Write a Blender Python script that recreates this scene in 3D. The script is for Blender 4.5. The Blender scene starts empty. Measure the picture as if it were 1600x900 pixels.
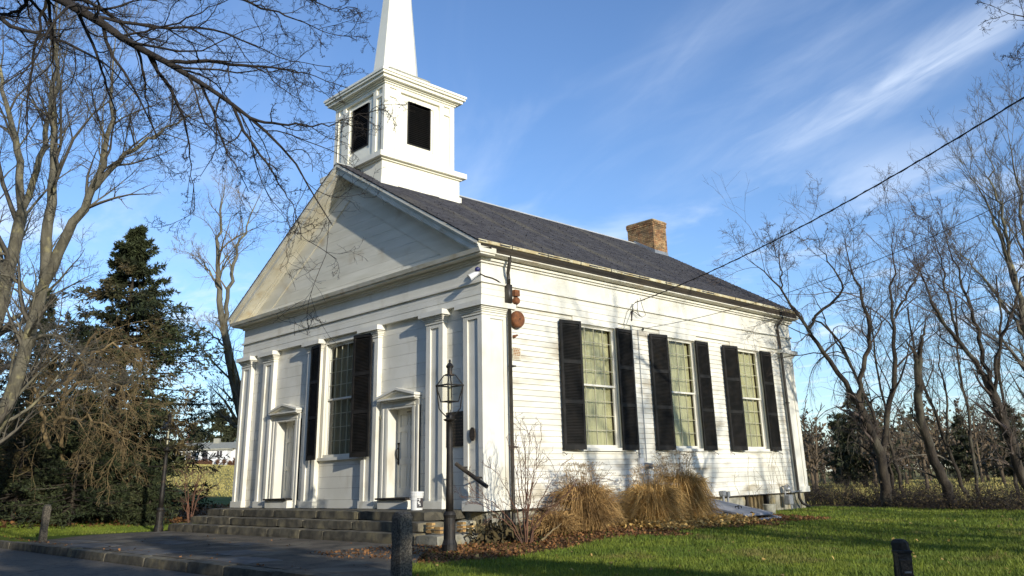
import bpy, math, random
import numpy as np
from mathutils import Vector, Matrix, noise as mnoise
S = bpy.context.scene
COL = S.collection
R = math.radians
# ------------------------------------------------------------------ camera
CAM = np.array([13.38766, -11.95796, 0.56981])
FW = np.array([-0.67321026, 0.67087295, 0.31099426])
RT = np.array([0.69953562, 0.71411734, -0.02619808])
UP = np.array([0.23966197, -0.19991475, 0.95005065])
FL, UX, UY = 1304.27, 18.466, -128.807
cd = bpy.data.cameras.new("camera"); cam = bpy.data.objects.new("camera", cd); COL.objects.link(cam)
cam.matrix_world = Matrix([[RT[0], UP[0], -FW[0], CAM[0]], [RT[1], UP[1], -FW[1], CAM[1]], [RT[2], UP[2], -FW[2], CAM[2]], [0, 0, 0, 1]])
cd.sensor_width = 36; cd.lens = FL / 1600 * 36; cd.shift_x = -UX / 1600; cd.shift_y = UY / 1600
cd.clip_start = 0.05; cd.clip_end = 3000
S.camera = cam
def ray(px, py): return FW + RT * ((px - 800 - UX) / FL) - UP * ((py - 450 - UY) / FL)
def at(px, py, d): return CAM + ray(px, py) * d       # a point of the place, d metres ahead of the camera
# ------------------------------------------------------------------ sky, sun, exposure
AZ, EL = 14.0, 15.0
S.view_settings.view_transform = 'Standard'; S.view_settings.look = 'None'; S.view_settings.exposure = 0.27; S.view_settings.gamma = 1
w = bpy.data.worlds.new("World"); S.world = w; w.use_nodes = True
nt = w.node_tree; N = nt.nodes; L = nt.links; N.clear()
def nd(t, **k):
    n = N.new(t)
    for a, b in k.items():
        if a.startswith('i_'): n.inputs[int(a[2:])].default_value = b
        else: setattr(n, a, b)
    return n
def mth(op, a, b=None, c=None, clamp=False):
    n = N.new('ShaderNodeMath'); n.operation = op; n.use_clamp = clamp
    for i, v in enumerate((a, b, c)):
        if v is None: continue
        if isinstance(v, (int, float)): n.inputs[i].default_value = v
        else: L.new(v, n.inputs[i])
    return n.outputs[0]
out = nd('ShaderNodeOutputWorld'); bg = nd('ShaderNodeBackground'); bg.inputs[1].default_value = 0.14
sky = nd('ShaderNodeTexSky', sky_type='NISHITA'); sky.sun_disc = False
sky.sun_elevation = R(EL); sky.sun_rotation = R(90 + AZ); sky.altitude = 0; sky.air_density = 1.0; sky.dust_density = 0.3; sky.ozone_density = 2.5
tc = nd('ShaderNodeTexCoord'); sp = nd('ShaderNodeSeparateXYZ'); L.new(tc.outputs['Generated'], sp.inputs[0])
zz = mth('MAXIMUM', sp.outputs[2], 0.03)
px_ = mth('DIVIDE', sp.outputs[0], zz); py_ = mth('DIVIDE', sp.outputs[1], zz)
al = mth('SUBTRACT', mth('MULTIPLY', px_, 0.893), mth('MULTIPLY', py_, 0.45))
ac = mth('ADD', mth('MULTIPLY', px_, 0.45), mth('MULTIPLY', py_, 0.893))
def wnoise(sa, sb, scale, detail, off=0.0, dist=0.0, rough=.55):
    cb = nd('ShaderNodeCombineXYZ'); L.new(mth('MULTIPLY', al, sa), cb.inputs[0]); L.new(mth('MULTIPLY', ac, sb), cb.inputs[1]); cb.inputs[2].default_value = off
    nz = nd('ShaderNodeTexNoise'); nz.inputs['Scale'].default_value = scale; nz.inputs['Detail'].default_value = detail
    nz.inputs['Roughness'].default_value = rough; nz.inputs['Distortion'].default_value = dist
    L.new(cb.outputs[0], nz.inputs['Vector']); return nz.outputs[0]
def mr(v, a, b, c=0.0, d=1.0, t='SMOOTHSTEP'):
    m = nd('ShaderNodeMapRange'); m.interpolation_type = t
    L.new(v, m.inputs[0])
    for i, x in enumerate((a, b, c, d)): m.inputs[i + 1].default_value = x
    return m.outputs[0]
wob = wnoise(1, 1, 2.2, 3, 3.0)
acw = mth('ADD', ac, mth('MULTIPLY', mth('SUBTRACT', wob, 0.5), 0.22))
def gauss(v, c, s):
    d = mth('DIVIDE', mth('SUBTRACT', v, c), s)
    return mth('POWER', 2.718, mth('MULTIPLY', mth('MULTIPLY', d, d), -1.0))
fine = wnoise(1.0, 4.0, 2.6, 7, 1.0, .5)
st1 = mth('MULTIPLY', gauss(acw, 1.61, .10), mth('MULTIPLY', mr(al, -2.5, -1.7), mr(al, -1.05, -1.3)))
st2 = mth('MULTIPLY', gauss(acw, 1.45, .22), mth('MULTIPLY', mr(al, -3.0, -2.1), mr(al, -1.2, -1.6)))
st3 = mth('MULTIPLY', gauss(acw, .98, .10), mth('MULTIPLY', mr(al, -2.4, -1.7), mr(al, -0.9, -1.3)))
streak = mth('ADD', mth('ADD', mth('MULTIPLY', st1, .5), mth('MULTIPLY', st2, .13)), mth('MULTIPLY', st3, .13))
streak = mth('MULTIPLY', streak, mr(fine, .25, .75, .3, 1.0))
veil = mth('MULTIPLY', mr(wnoise(.8, 2.2, .9, 6, 7.0, .6), .48, .85), .2)
low = mth('MULTIPLY', mth('MULTIPLY', mr(wnoise(1, 1.6, 1.1, 5, 11.0, .3), .5, .72), mr(sp.outputs[2], .4, .2)), .6)
cl = mth('ADD', mth('ADD', streak, veil), low, clamp=True)
tn = nd('ShaderNodeVectorMath', operation='MULTIPLY'); L.new(sky.outputs[0], tn.inputs[0]); tn.inputs[1].default_value = (.95, 1.07, 1.29)
mx = nd('ShaderNodeMix', data_type='RGBA'); L.new(cl, mx.inputs[0]); L.new(tn.outputs[0], mx.inputs[6]); mx.inputs[7].default_value = (6.2, 6.9, 7.9, 1)
L.new(mx.outputs[2], bg.inputs[0]); L.new(bg.outputs[0], out.inputs[0])
SUN = np.array([math.cos(R(EL)) * math.cos(R(AZ)), -math.cos(R(EL)) * math.sin(R(AZ)), math.sin(R(EL))])
sl = bpy.data.lights.new("sun", 'SUN'); sl.energy = 3.9; sl.angle = R(0.55); sl.color = (1.0, .935, .81)
so = bpy.data.objects.new("sun", sl); COL.objects.link(so); so.rotation_euler = Vector(SUN).to_track_quat('Z', 'Y').to_euler(); so.location = (30, -8, 30)

# ------------------------------------------------------------------ materials
def material(name, c1, c2=None, scale=4.0, rough=.8, bump=.0, bscale=40.0, metal=0.0, stretch=(1, 1, 1), detail=6, rnd=0.0, island=0.0, lo=.35, hi=.65, c3=None, s3=1.0, lo3=.55, hi3=.7, spec=.5, st3=(1, 1, 1), trans=0.0):
    m = bpy.data.materials.new(name); m.use_nodes = True
    t = m.node_tree; n = t.nodes; l = t.links; b = n['Principled BSDF']
    b.inputs['Roughness'].default_value = rough; b.inputs['Metallic'].default_value = metal
    b.inputs['Specular IOR Level'].default_value = spec
    c2 = c2 or c1
    geo = n.new('ShaderNodeNewGeometry')
    def mapped(st):
        mp = n.new('ShaderNodeMapping'); mp.inputs['Scale'].default_value = st; l.new(geo.outputs['Position'], mp.inputs[0]); return mp.outputs[0]
    v = mapped(stretch)
    def nz(vec, sc, de):
        x = n.new('ShaderNodeTexNoise'); x.inputs['Scale'].default_value = sc; x.inputs['Detail'].default_value = de; l.new(vec, x.inputs['Vector']); return x.outputs[0]
    def rng(val, a, b_, c=0., d=1.):
        x = n.new('ShaderNodeMapRange'); x.interpolation_type = 'SMOOTHSTEP'; l.new(val, x.inputs[0])
        for i, q in enumerate((a, b_, c, d)): x.inputs[i + 1].default_value = q
        return x.outputs[0]
    def mix(f, a, b_, bl='MIX'):
        x = n.new('ShaderNodeMix'); x.data_type = 'RGBA'; x.blend_type = bl
        if isinstance(f, float): x.inputs[0].default_value = f
        else: l.new(f, x.inputs[0])
        for i, q in ((6, a), (7, b_)):
            if isinstance(q, tuple): x.inputs[i].default_value = (q + (1,))[:4]
            else: l.new(q, x.inputs[i])
        return x.outputs[2]
    col = mix(rng(nz(v, scale, detail), lo, hi), tuple(c1), tuple(c2))
    if c3: col = mix(rng(nz(mapped(st3), s3, 7), lo3, hi3), col, tuple(c3))
    if rnd:
        oi = n.new('ShaderNodeObjectInfo'); q = rng(oi.outputs['Random'], 0, 1, 1 - rnd, 1 + rnd); x = n.new('ShaderNodeVectorMath'); x.operation = 'SCALE'; l.new(col, x.inputs[0]); l.new(q, x.inputs['Scale']); col = x.outputs[0]
    if island:
        q = n.new('ShaderNodeMapRange'); l.new(geo.outputs['Random Per Island'], q.inputs[0]); q.inputs[3].default_value = 1 - island; q.inputs[4].default_value = 1 + island
        x = n.new('ShaderNodeVectorMath'); x.operation = 'SCALE'; l.new(col, x.inputs[0]); l.new(q.outputs[0], x.inputs['Scale']); col = x.outputs[0]
    l.new(col, b.inputs['Base Color'])
    if bump:
        bp = n.new('ShaderNodeBump'); bp.inputs['Strength'].default_value = bump; bp.inputs['Distance'].default_value = .02
        l.new(nz(v, bscale, 8), bp.inputs['Height']); l.new(bp.outputs[0], b.inputs['Normal'])
    if trans:
        tr = n.new('ShaderNodeBsdfTranslucent'); l.new(col, tr.inputs[0]); ms = n.new('ShaderNodeMixShader'); ms.inputs[0].default_value = trans
        l.new(b.outputs[0], ms.inputs[1]); l.new(tr.outputs[0], ms.inputs[2]); l.new(ms.outputs[0], n['Material Output'].inputs[0])
    return m
def add_cracks(mname, scale, width, dark):
    t = M[mname].node_tree; n = t.nodes; l = t.links; b = n['Principled BSDF']; g_ = n.new('ShaderNodeNewGeometry')
    z = n.new('ShaderNodeTexNoise'); z.inputs['Scale'].default_value = 1.6; z.inputs['Detail'].default_value = 4; l.new(g_.outputs['Position'], z.inputs['Vector'])
    a = n.new('ShaderNodeVectorMath'); a.operation = 'MULTIPLY_ADD'; l.new(z.outputs['Color'], a.inputs[0]); a.inputs[1].default_value = (.9, .9, 0); l.new(g_.outputs['Position'], a.inputs[2])
    v = n.new('ShaderNodeTexVoronoi'); v.feature = 'DISTANCE_TO_EDGE'; v.inputs['Scale'].default_value = scale; l.new(a.outputs[0], v.inputs['Vector'])
    m = n.new('ShaderNodeMapRange'); l.new(v.outputs['Distance'], m.inputs[0]); m.inputs[1].default_value = 0; m.inputs[2].default_value = width; m.inputs[3].default_value = dark; m.inputs[4].default_value = 1
    src = b.inputs['Base Color'].links[0].from_socket; s_ = n.new('ShaderNodeVectorMath'); s_.operation = 'SCALE'; l.new(src, s_.inputs[0]); l.new(m.outputs[0], s_.inputs['Scale']); l.new(s_.outputs[0], b.inputs['Base Color'])
def glass_material(name, tint=(.9, .95, .93), ior=1.5, refl=1.0):
    m = bpy.data.materials.new(name); m.use_nodes = True; t = m.node_tree; n = t.nodes; l = t.links; n.clear()
    o = n.new('ShaderNodeOutputMaterial'); a = n.new('ShaderNodeBsdfTransparent'); a.inputs[0].default_value = tint + (1,)
    g = n.new('ShaderNodeBsdfGlossy'); g.inputs['Roughness'].default_value = .02; f = n.new('ShaderNodeFresnel'); f.inputs[0].default_value = ior
    bp = n.new('ShaderNodeBump'); bp.inputs['Strength'].default_value = .12; z = n.new('ShaderNodeTexNoise'); z.inputs['Scale'].default_value = 3; l.new(z.outputs[0], bp.inputs['Height']); l.new(bp.outputs[0], g.inputs['Normal'])
    gg = n.new('ShaderNodeNewGeometry'); iv = n.new('ShaderNodeMath'); iv.operation = 'SUBTRACT'; iv.inputs[0].default_value = 1; l.new(gg.outputs['Backfacing'], iv.inputs[1]); mu = n.new('ShaderNodeMath'); mu.operation = 'MULTIPLY'; l.new(f.outputs[0], mu.inputs[0]); l.new(iv.outputs[0], mu.inputs[1])
    s = n.new('ShaderNodeMixShader'); l.new(mu.outputs[0], s.inputs[0]); l.new(a.outputs[0], s.inputs[1]); l.new(g.outputs[0], s.inputs[2]); l.new(s.outputs[0], o.inputs[0]); return m
M = {}
M['white'] = material('white_paint', (.78, .755, .66), (.71, .685, .585), 1.3, .55, .12, 30, rnd=.03, c3=(.50, .45, .33), s3=2.2, lo3=.52, hi3=.88, st3=(1, 1, .5))
M['clap'] = material('clapboard_paint', (.80, .775, .68), (.69, .665, .56), 1.1, .6, .2, 18, rnd=.05, c3=(.42, .36, .25), s3=2.4, lo3=.47, hi3=.80, stretch=(1, .25, 3), st3=(1, .4, 1.5))
M['tympanum'] = material('weathered_white_paint', (.72, .69, .58), (.60, .57, .46), 1.5, .65, .15, 18, rnd=.04, stretch=(.3, 1, 2), c3=(.50, .42, .28), s3=1.2, lo3=.56, hi3=.8)
M['rake'] = material('stained_cornice_paint', (.74, .71, .60), (.64, .60, .47), 2.0, .65, .15, 20, c3=(.50, .40, .25), s3=2.5, lo3=.5, hi3=.8)
M['spire'] = material('cream_steeple_paint', (.86, .83, .70), (.80, .77, .63), 1.0, .5, .05, 20, rnd=.02)
M['gap'] = material('bare_wood_behind_boards', (.16, .10, .06), (.22, .15, .1), 10, .9)
M['black'] = material('black_shutter_paint', (.012, .012, .011), (.022, .020, .018), 5, .6, .1, 60, c3=(.022, .018, .013), s3=4, spec=.2)
M['slate'] = material('roof_slate', (.038, .038, .046), (.056, .056, .064), 3, .8, .3, 30, island=.12, spec=.25, c3=(.085, .08, .07), s3=.8, lo3=.5, hi3=.75, st3=(.35, 1.6, .35))
M['ridge'] = material('ridge_flashing', (.62, .62, .56), (.5, .5, .45), 3, .5)
M['gutter'] = material('stained_gutter', (.62, .58, .40), (.45, .36, .18), 3.5, .6, .2, 30, stretch=(1, 1.2, 1), c3=(.16, .10, .05), s3=6, lo3=.58, hi3=.75)
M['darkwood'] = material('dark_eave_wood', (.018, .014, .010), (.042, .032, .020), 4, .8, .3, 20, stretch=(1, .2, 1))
M['brick'] = material('old_brick', (.25, .12, .05), (.34, .22, .10), 6, .9, .4, 60, island=.45, c3=(.12, .09, .06), s3=3, lo3=.5, hi3=.75)
M['mortar'] = material('mortar', (.42, .38, .28), (.3, .27, .2), 9, .95, .3)
M['granite'] = material('weathered_granite', (.13, .115, .08), (.065, .058, .042), 5, .9, .7, 35, rnd=.15, c3=(.20, .17, .10), s3=3, lo3=.5, hi3=.7)
M['found'] = material('foundation_granite', (.36, .34, .27), (.22, .21, .16), 4, .9, .8, 25, rnd=.15, c3=(.38, .30, .14), s3=2.5, lo3=.5, hi3=.7)
M['postgran'] = material('speckled_granite', (.15, .13, .095), (.06, .05, .038), 45, .9, .8, 60, lo=.45, hi=.55)
M['asphalt'] = material('asphalt', (.15, .13, .10), (.11, .096, .074), 8, .95, .7, 120, c3=(.085, .08, .07), s3=1.5)
M['walk'] = material('old_walk_paving', (.105, .086, .060), (.060, .050, .036), 2.2, .9, .8, 70, c3=(.14, .12, .085), s3=1.4, lo3=.5, hi3=.62)
add_cracks('asphalt', .38, .012, .35); add_cracks('walk', .55, .014, .4)
M['flag'] = material('flagstone', (.115, .11, .10), (.075, .07, .062), 4, .85, .4, 30, rnd=.2)
M['iron'] = material('lamp_post_iron', (.010, .009, .008), (.022, .018, .014), 9, .6, .25, 50, .2, c3=(.05, .033, .02), s3=7, lo3=.55, hi3=.75)
M['rust'] = material('rusty_bell_metal', (.22, .08, .025), (.13, .05, .02), 14, .85, .3, 60)
M['downpipe'] = material('brown_downpipe', (.032, .028, .024), (.055, .048, .038), 5, .5, .1, 30, .2)
M['curtain'] = material('old_curtain_cloth', (.47, .44, .27), (.38, .36, .21), 3, .9, .6, 6, stretch=(6, 6, .5))
M['muntin'] = material('muntin_paint', (.50, .47, .33), (.42, .40, .28), 8, .6)
M['shadedcurtain'] = material('shaded_curtain_cloth', (.30, .27, .19), (.22, .2, .14), 3, .9, .6, 6, stretch=(6, 6, .5))  # same cloth as the side curtains, with the shade painted into its colour
M['glass'] = glass_material('window_glass', (.96, .97, .94))
M['lampglass'] = glass_material('lantern_glass', (.86, .86, .84))
M['dark'] = material('dark_bronze', (.03, .024, .018), (.05, .04, .03), 20, .45, .3, 60, .4)
M['bronze'] = material('oval_plaque_metal', (.13, .10, .07), (.07, .055, .04), 20, .5, .4, 60, .4)
M['plastic'] = material('white_plastic', (.74, .74, .72), (.68, .68, .66), 6, .35)
M['grey'] = material('grey_metal', (.32, .33, .34), (.24, .25, .26), 8, .45, .1, 40, .4)
M['hatch'] = material('grey_hatch_paint', (.32, .33, .37), (.22, .23, .26), 3, .55, .25, 20, c3=(.33, .33, .36), s3=2)
M['concrete'] = material('concrete', (.36, .35, .28), (.25, .24, .19), 8, .9, .5, 40)
M['ybrick'] = material('yellow_brick', (.50, .32, .12), (.38, .22, .08), 12, .9, .4, 50, rnd=.2)
M['bark'] = material('dark_bark', (.022, .017, .013), (.060, .047, .032), 5, .95, 1.0, 20, stretch=(1, 1, .3), c3=(.095, .085, .06), s3=1.6, lo3=.52, hi3=.66)
M['barkpale'] = material('pale_grey_bark', (.17, .155, .11), (.10, .09, .062), 7, .95, .8, 35, stretch=(1, 1, .3), c3=(.28, .25, .13), s3=3)
M['twigtan'] = material('tan_twigs', (.25, .18, .085), (.16, .115, .055), 5, .95)
M['limbdark'] = material('near_limb_bark', (.020, .016, .013), (.034, .027, .021), 9, .95, .6, 40)
M['twigdark'] = material('dark_twigs', (.030, .023, .019), (.05, .038, .03), 5, .95)
M['twiggrey'] = material('grey_twigs', (.14, .125, .095), (.09, .078, .06), 5, .95)
M['twigpurple'] = material('purplish_twigs', (.085, .062, .052), (.12, .095, .075), 5, .95)
M['redtwig'] = material('reddish_stems', (.16, .075, .045), (.10, .055, .035), 5, .9)
M['spruce'] = material('spruce_needles', (.024, .036, .012), (.050, .062, .020), .7, .8, island=.5, c3=(.13, .095, .04), s3=.45, lo3=.56, hi3=.72, trans=.15)
M['pine'] = material('pine_needles', (.035, .042, .016), (.06, .062, .025), .5, .8, island=.5, trans=.12)
M['deadneedle'] = material('brown_dead_foliage', (.13, .085, .03), (.19, .14, .06), .8, .9, island=.5, trans=.15)
M['blade'] = material('grass_blades', (.19, .23, .022), (.11, .16, .014), 1.2, .7, island=.45, c3=(.22, .18, .05), s3=.9, lo3=.56, hi3=.78, trans=.25)
M['straw'] = material('dry_straw', (.62, .42, .14), (.44, .27, .08), 2.5, .8, island=.45, trans=.25)
M['strawdark'] = material('dark_dry_straw', (.46, .29, .10), (.26, .155, .055), 2.5, .85, island=.5, trans=.2)
M['clumpgold'] = material('golden_dry_blades', (.60, .40, .15), (.40, .25, .085), 2.5, .8, island=.5, trans=.25)
M['clumpdark'] = material('rusty_dry_blades', (.46, .29, .11), (.25, .15, .055), 2.5, .85, island=.55, trans=.2)
M['fieldgrass'] = material('meadow_grass', (.42, .35, .11), (.33, .29, .085), .6, .9, island=.2)
M['brushwood'] = material('brown_thicket_twigs', (.115, .082, .048), (.075, .055, .035), .3, .9, island=.4)
M['plume'] = material('grass_plumes', (.50, .40, .27), (.4, .3, .2), 4, .9, island=.3, trans=.3)
M['leaf'] = material('fallen_leaves', (.24, .11, .035), (.15, .07, .025), 1.5, .85, island=.6, trans=.1)
M['brush'] = material('brush_leaves', (.12, .085, .035), (.075, .06, .025), .6, .9, island=.5, trans=.1)
M['woods'] = material('far_woods_foliage', (.105, .075, .042), (.15, .10, .055), .12, .9, island=.4, c3=(.045, .05, .025), s3=.09, lo3=.48, hi3=.6, trans=.1)
M['hedge'] = material('red_hedge_leaves', (.16, .075, .04), (.11, .06, .035), .5, .9, island=.4, trans=.1)
M['sign'] = material('sign_face', (.62, .58, .45), (.55, .5, .38), 8, .6)
M['signink'] = material('sign_ink', (.35, .16, .04), (.28, .12, .03), 8, .6)
M['blue'] = material('dark_blue_plastic', (.02, .02, .10), (.03, .03, .12), 8, .4)
M['cable'] = material('cable_rubber', (.02, .015, .015), (.03, .02, .02), 8, .7)
M['ink'] = material('dark_label_ink', (.04, .04, .045), (.06, .05, .05), 8, .6)

# ------------------------------------------------------------------ mesh helpers
WL = {}
class MB:
    def __init__(s): s.v = []; s.f = []
    def box(s, x0, x1, y0, y1, z0, z1):
        b = len(s.v); s.v += [(x0, y0, z0), (x1, y0, z0), (x1, y1, z0), (x0, y1, z0), (x0, y0, z1), (x1, y0, z1), (x1, y1, z1), (x0, y1, z1)]
        s.f += [(b, b + 3, b + 2, b + 1), (b + 4, b + 5, b + 6, b + 7), (b, b + 1, b + 5, b + 4), (b + 1, b + 2, b + 6, b + 5), (b + 2, b + 3, b + 7, b + 6), (b + 3, b, b + 4, b + 7)]; return s
    def hexa(s, p):
        b = len(s.v); s.v += [tuple(q) for q in p]
        s.f += [(b, b + 3, b + 2, b + 1), (b + 4, b + 5, b + 6, b + 7), (b, b + 1, b + 5, b + 4), (b + 1, b + 2, b + 6, b + 5), (b + 2, b + 3, b + 7, b + 6), (b + 3, b, b + 4, b + 7)]; return s
    def prism(s, poly, off):
        b = len(s.v); n = len(poly); s.v += [tuple(q) for q in poly] + [tuple(q[i] + off[i] for i in range(3)) for q in poly]
        s.f += [tuple(range(b, b + n)), tuple(range(b + 2 * n - 1, b + n - 1, -1))] + [(b + i, b + (i + 1) % n, b + n + (i + 1) % n, b + n + i) for i in range(n)]; return s
    def tube(s, pts, rad, n=8, caps=True):
        pts = [Vector(p) for p in pts]; b = len(s.v); K = len(pts)
        if isinstance(rad, (int, float)): rad = [rad] * K
        u = None
        for i, p in enumerate(pts):
            t = (pts[min(i + 1, K - 1)] - pts[max(i - 1, 0)]).normalized()
            if u is None: a = Vector((0, 0, 1)) if abs(t.z) < .9 else Vector((1, 0, 0)); u = t.cross(a).normalized()
            else: u = (u - t * u.dot(t)).normalized()
            v = t.cross(u)
            for k in range(n):
                an = 2 * math.pi * k / n; s.v.append(tuple(p + (u * math.cos(an) + v * math.sin(an)) * rad[i]))
        for i in range(K - 1):
            for k in range(n): s.f.append((b + i * n + k, b + i * n + (k + 1) % n, b + (i + 1) * n + (k + 1) % n, b + (i + 1) * n + k))
        if caps: s.f += [tuple(b + k for k in range(n)), tuple(b + (K - 1) * n + k for k in range(n - 1, -1, -1))]
        return s
    def lathe(s, prof, c=(0, 0, 0), n=16):
        b = len(s.v)
        for r, z in prof:
            for k in range(n): a = 2 * math.pi * (k + .5) / n; s.v.append((c[0] + r * math.cos(a), c[1] + r * math.sin(a), c[2] + z))
        for i in range(len(prof) - 1):
            for k in range(n): s.f.append((b + i * n + k, b + i * n + (k + 1) % n, b + (i + 1) * n + (k + 1) % n, b + (i + 1) * n + k))
        s.f += [tuple(b + k for k in range(n - 1, -1, -1)), tuple(b + (len(prof) - 1) * n + k for k in range(n))]; return s
    def mesh(s, name, mats):
        m = bpy.data.meshes.new(name); m.from_pydata(s.v, [], s.f); 
        for q in (mats if isinstance(mats, (list, tuple)) else [mats]): m.materials.append(M[q] if isinstance(q, str) else q)
        m.update(); return m
def link(name, mesh, parent=None, loc=(0, 0, 0)):
    o = bpy.data.objects.new(name, mesh); COL.objects.link(o); loc = Vector(loc)
    if parent is not None: o.parent = parent; o.location = loc - WL[parent]
    else: o.location = loc
    WL[o] = loc; return o
def thing(name, label, cat, loc=(0, 0, 0), group=None):
    o = link(name, None, None, loc); return tag(o, label, cat, group)
def tag(o, label=None, cat=None, group=None, kind=None):
    for k, v in (('label', label), ('category', cat), ('group', group), ('kind', kind)):
        if v: o[k] = v
    return o
def part(name, mb, mat, parent, kind=None, smooth=False, bevel=0):
    o = link(name, mb.mesh(name, mat), parent)
    if kind: o['kind'] = kind
    if smooth:
        for p in o.data.polygons: p.use_smooth = True
    if bevel:
        b = o.modifiers.new('bevel', 'BEVEL'); b.width = bevel; b.segments = 2; b.limit_method = 'ANGLE'
    return o
BOXC = {}
def piece(name, mat, parent, x0, x1, y0, y1, z0, z1):
    k = (mat, round(x1 - x0, 3), round(y1 - y0, 3), round(z1 - z0, 3))
    if k not in BOXC: BOXC[k] = MB().box(0, k[1], 0, k[2], 0, k[3]).mesh(name, mat)
    return link(name, BOXC[k], parent, (x0, y0, z0))
def fin_mesh(name, V, F, mat, nv=3):
    V = np.asarray(V, np.float32).reshape(-1, 3); F = np.asarray(F, np.int32).reshape(-1, nv)
    m = bpy.data.meshes.new(name); m.vertices.add(len(V)); m.vertices.foreach_set('co', V.ravel())
    m.loops.add(F.size); m.loops.foreach_set('vertex_index', F.ravel()); m.polygons.add(len(F))
    m.polygons.foreach_set('loop_start', np.arange(len(F), dtype=np.int32) * nv)
    try: m.polygons.foreach_set('loop_total', np.full(len(F), nv, np.int32))
    except Exception: pass
    m.materials.append(M[mat]); m.update(calc_edges=True); return m
def clipz(poly, z0):
    o = []
    for i in range(len(poly)):
        a, b = poly[i], poly[(i + 1) % len(poly)]
        if a[2] >= z0: o.append(a)
        if (a[2] >= z0) != (b[2] >= z0):
            t = (z0 - a[2]) / (b[2] - a[2]); o.append(tuple(a[k] + t * (b[k] - a[k]) for k in range(3)))
    return o
def rough_block(x0, x1, y0, y1, z0, z1, amp=.012, seed=0, cell=.13, y0b=None):
    """a hewn stone: a subdivided block whose faces and edges are uneven; y0b gives the front edge its own y at x1"""
    nx, ny, nz = [max(1, min(14, int(round((b - a) / cell)))) for a, b in ((x0, x1), (y0, y1), (z0, z1))]
    idx = {}; V = []; F = []
    y0b = y0 if y0b is None else y0b
    def vid(i, j, k):
        if (i, j, k) not in idx:
            fx = i / nx; x = x0 + (x1 - x0) * fx; ya = y0 + (y0b - y0) * fx; y = ya + (y1 - ya) * j / ny; z = z0 + (z1 - z0) * k / nz
            n1 = mnoise.noise_vector(Vector((x * 3.1 + seed, y * 3.1, z * 3.1 + seed))) * amp
            n2 = mnoise.noise_vector(Vector((x * 11 + seed, y * 11, z * 11))) * amp * .6
            e = sum(q in (0, m) for q, m in ((i, nx), (j, ny), (k, nz)))
            s = min(.012, .07 * min(x1 - x0, y1 - y0, z1 - z0)) * max(0, e - 1); cx, cy, cz = (x0 + x1) / 2, (y0 + y1) / 2, (z0 + z1) / 2
            V.append((x + n1.x + n2.x - s * np.sign(x - cx) * (i in (0, nx)), y + n1.y + n2.y - s * np.sign(y - cy) * (j in (0, ny)), z + (n1.z + n2.z) * .6 - s * np.sign(z - cz) * (k in (0, nz)))); idx[(i, j, k)] = len(V) - 1
        return idx[(i, j, k)]
    for i in range(nx):
        for j in range(ny):
            F.append((vid(i, j, 0), vid(i, j + 1, 0), vid(i + 1, j + 1, 0), vid(i + 1, j, 0))); F.append((vid(i, j, nz), vid(i + 1, j, nz), vid(i + 1, j + 1, nz), vid(i, j + 1, nz)))
        for k in range(nz):
            F.append((vid(i, 0, k), vid(i + 1, 0, k), vid(i + 1, 0, k + 1), vid(i, 0, k + 1))); F.append((vid(i, ny, k), vid(i, ny, k + 1), vid(i + 1, ny, k + 1), vid(i + 1, ny, k)))
    for j in range(ny):
        for k in range(nz):
            F.append((vid(0, j, k), vid(0, j, k + 1), vid(0, j + 1, k + 1), vid(0, j + 1, k))); F.append((vid(nx, j, k), vid(nx, j + 1, k), vid(nx, j + 1, k + 1), vid(nx, j, k + 1)))
    m = MB(); m.v = V; m.f = F; return m

# ------------------------------------------------------------------ terrain
def sst(t): t = np.clip(t, 0, 1); return t * t * (3 - 2 * t)
def hgt(x, y):
    x = np.asarray(x, float); y = np.asarray(y, float)
    h = -.6 + 4.4 * sst((-x - .8 * y - 12) / 70.)
    h = h + .10 * np.exp(-((x - .3) / 2.2) ** 2) * sst((y + .5) / 2) * sst((15 - y) / 1.5)
    h = h + .05 * np.sin(x * .45 + 1) * np.sin(y * .37) * sst((x - 1) / 3 + sst((y - 16) / 4) + sst((-x - 13) / 3))
    road = sst((-5.43 - y) / .01); return h * (1 - road) + road * np.minimum(h, 0) * 0 + road * (-.78) 
xs = np.unique(np.concatenate([np.linspace(-900, -60, 22), np.linspace(-60, 30, 91), np.linspace(30, 500, 16)]))
ys = np.unique(np.concatenate([np.linspace(-300, -12, 12), [-5.44, -5.43], np.linspace(-12, 60, 73), np.linspace(60, 900, 26)]))
gx, gy = np.meshgrid(xs, ys, indexing='ij'); gz = hgt(gx, gy)
V = np.stack([gx, gy, gz], -1).reshape(-1, 3); ny = len(ys); I = np.arange(len(xs) - 1)[:, None] * ny + np.arange(ny - 1)[None]
F = np.stack([I, I + ny, I + ny + 1, I + 1], -1).reshape(-1, 4)
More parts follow.
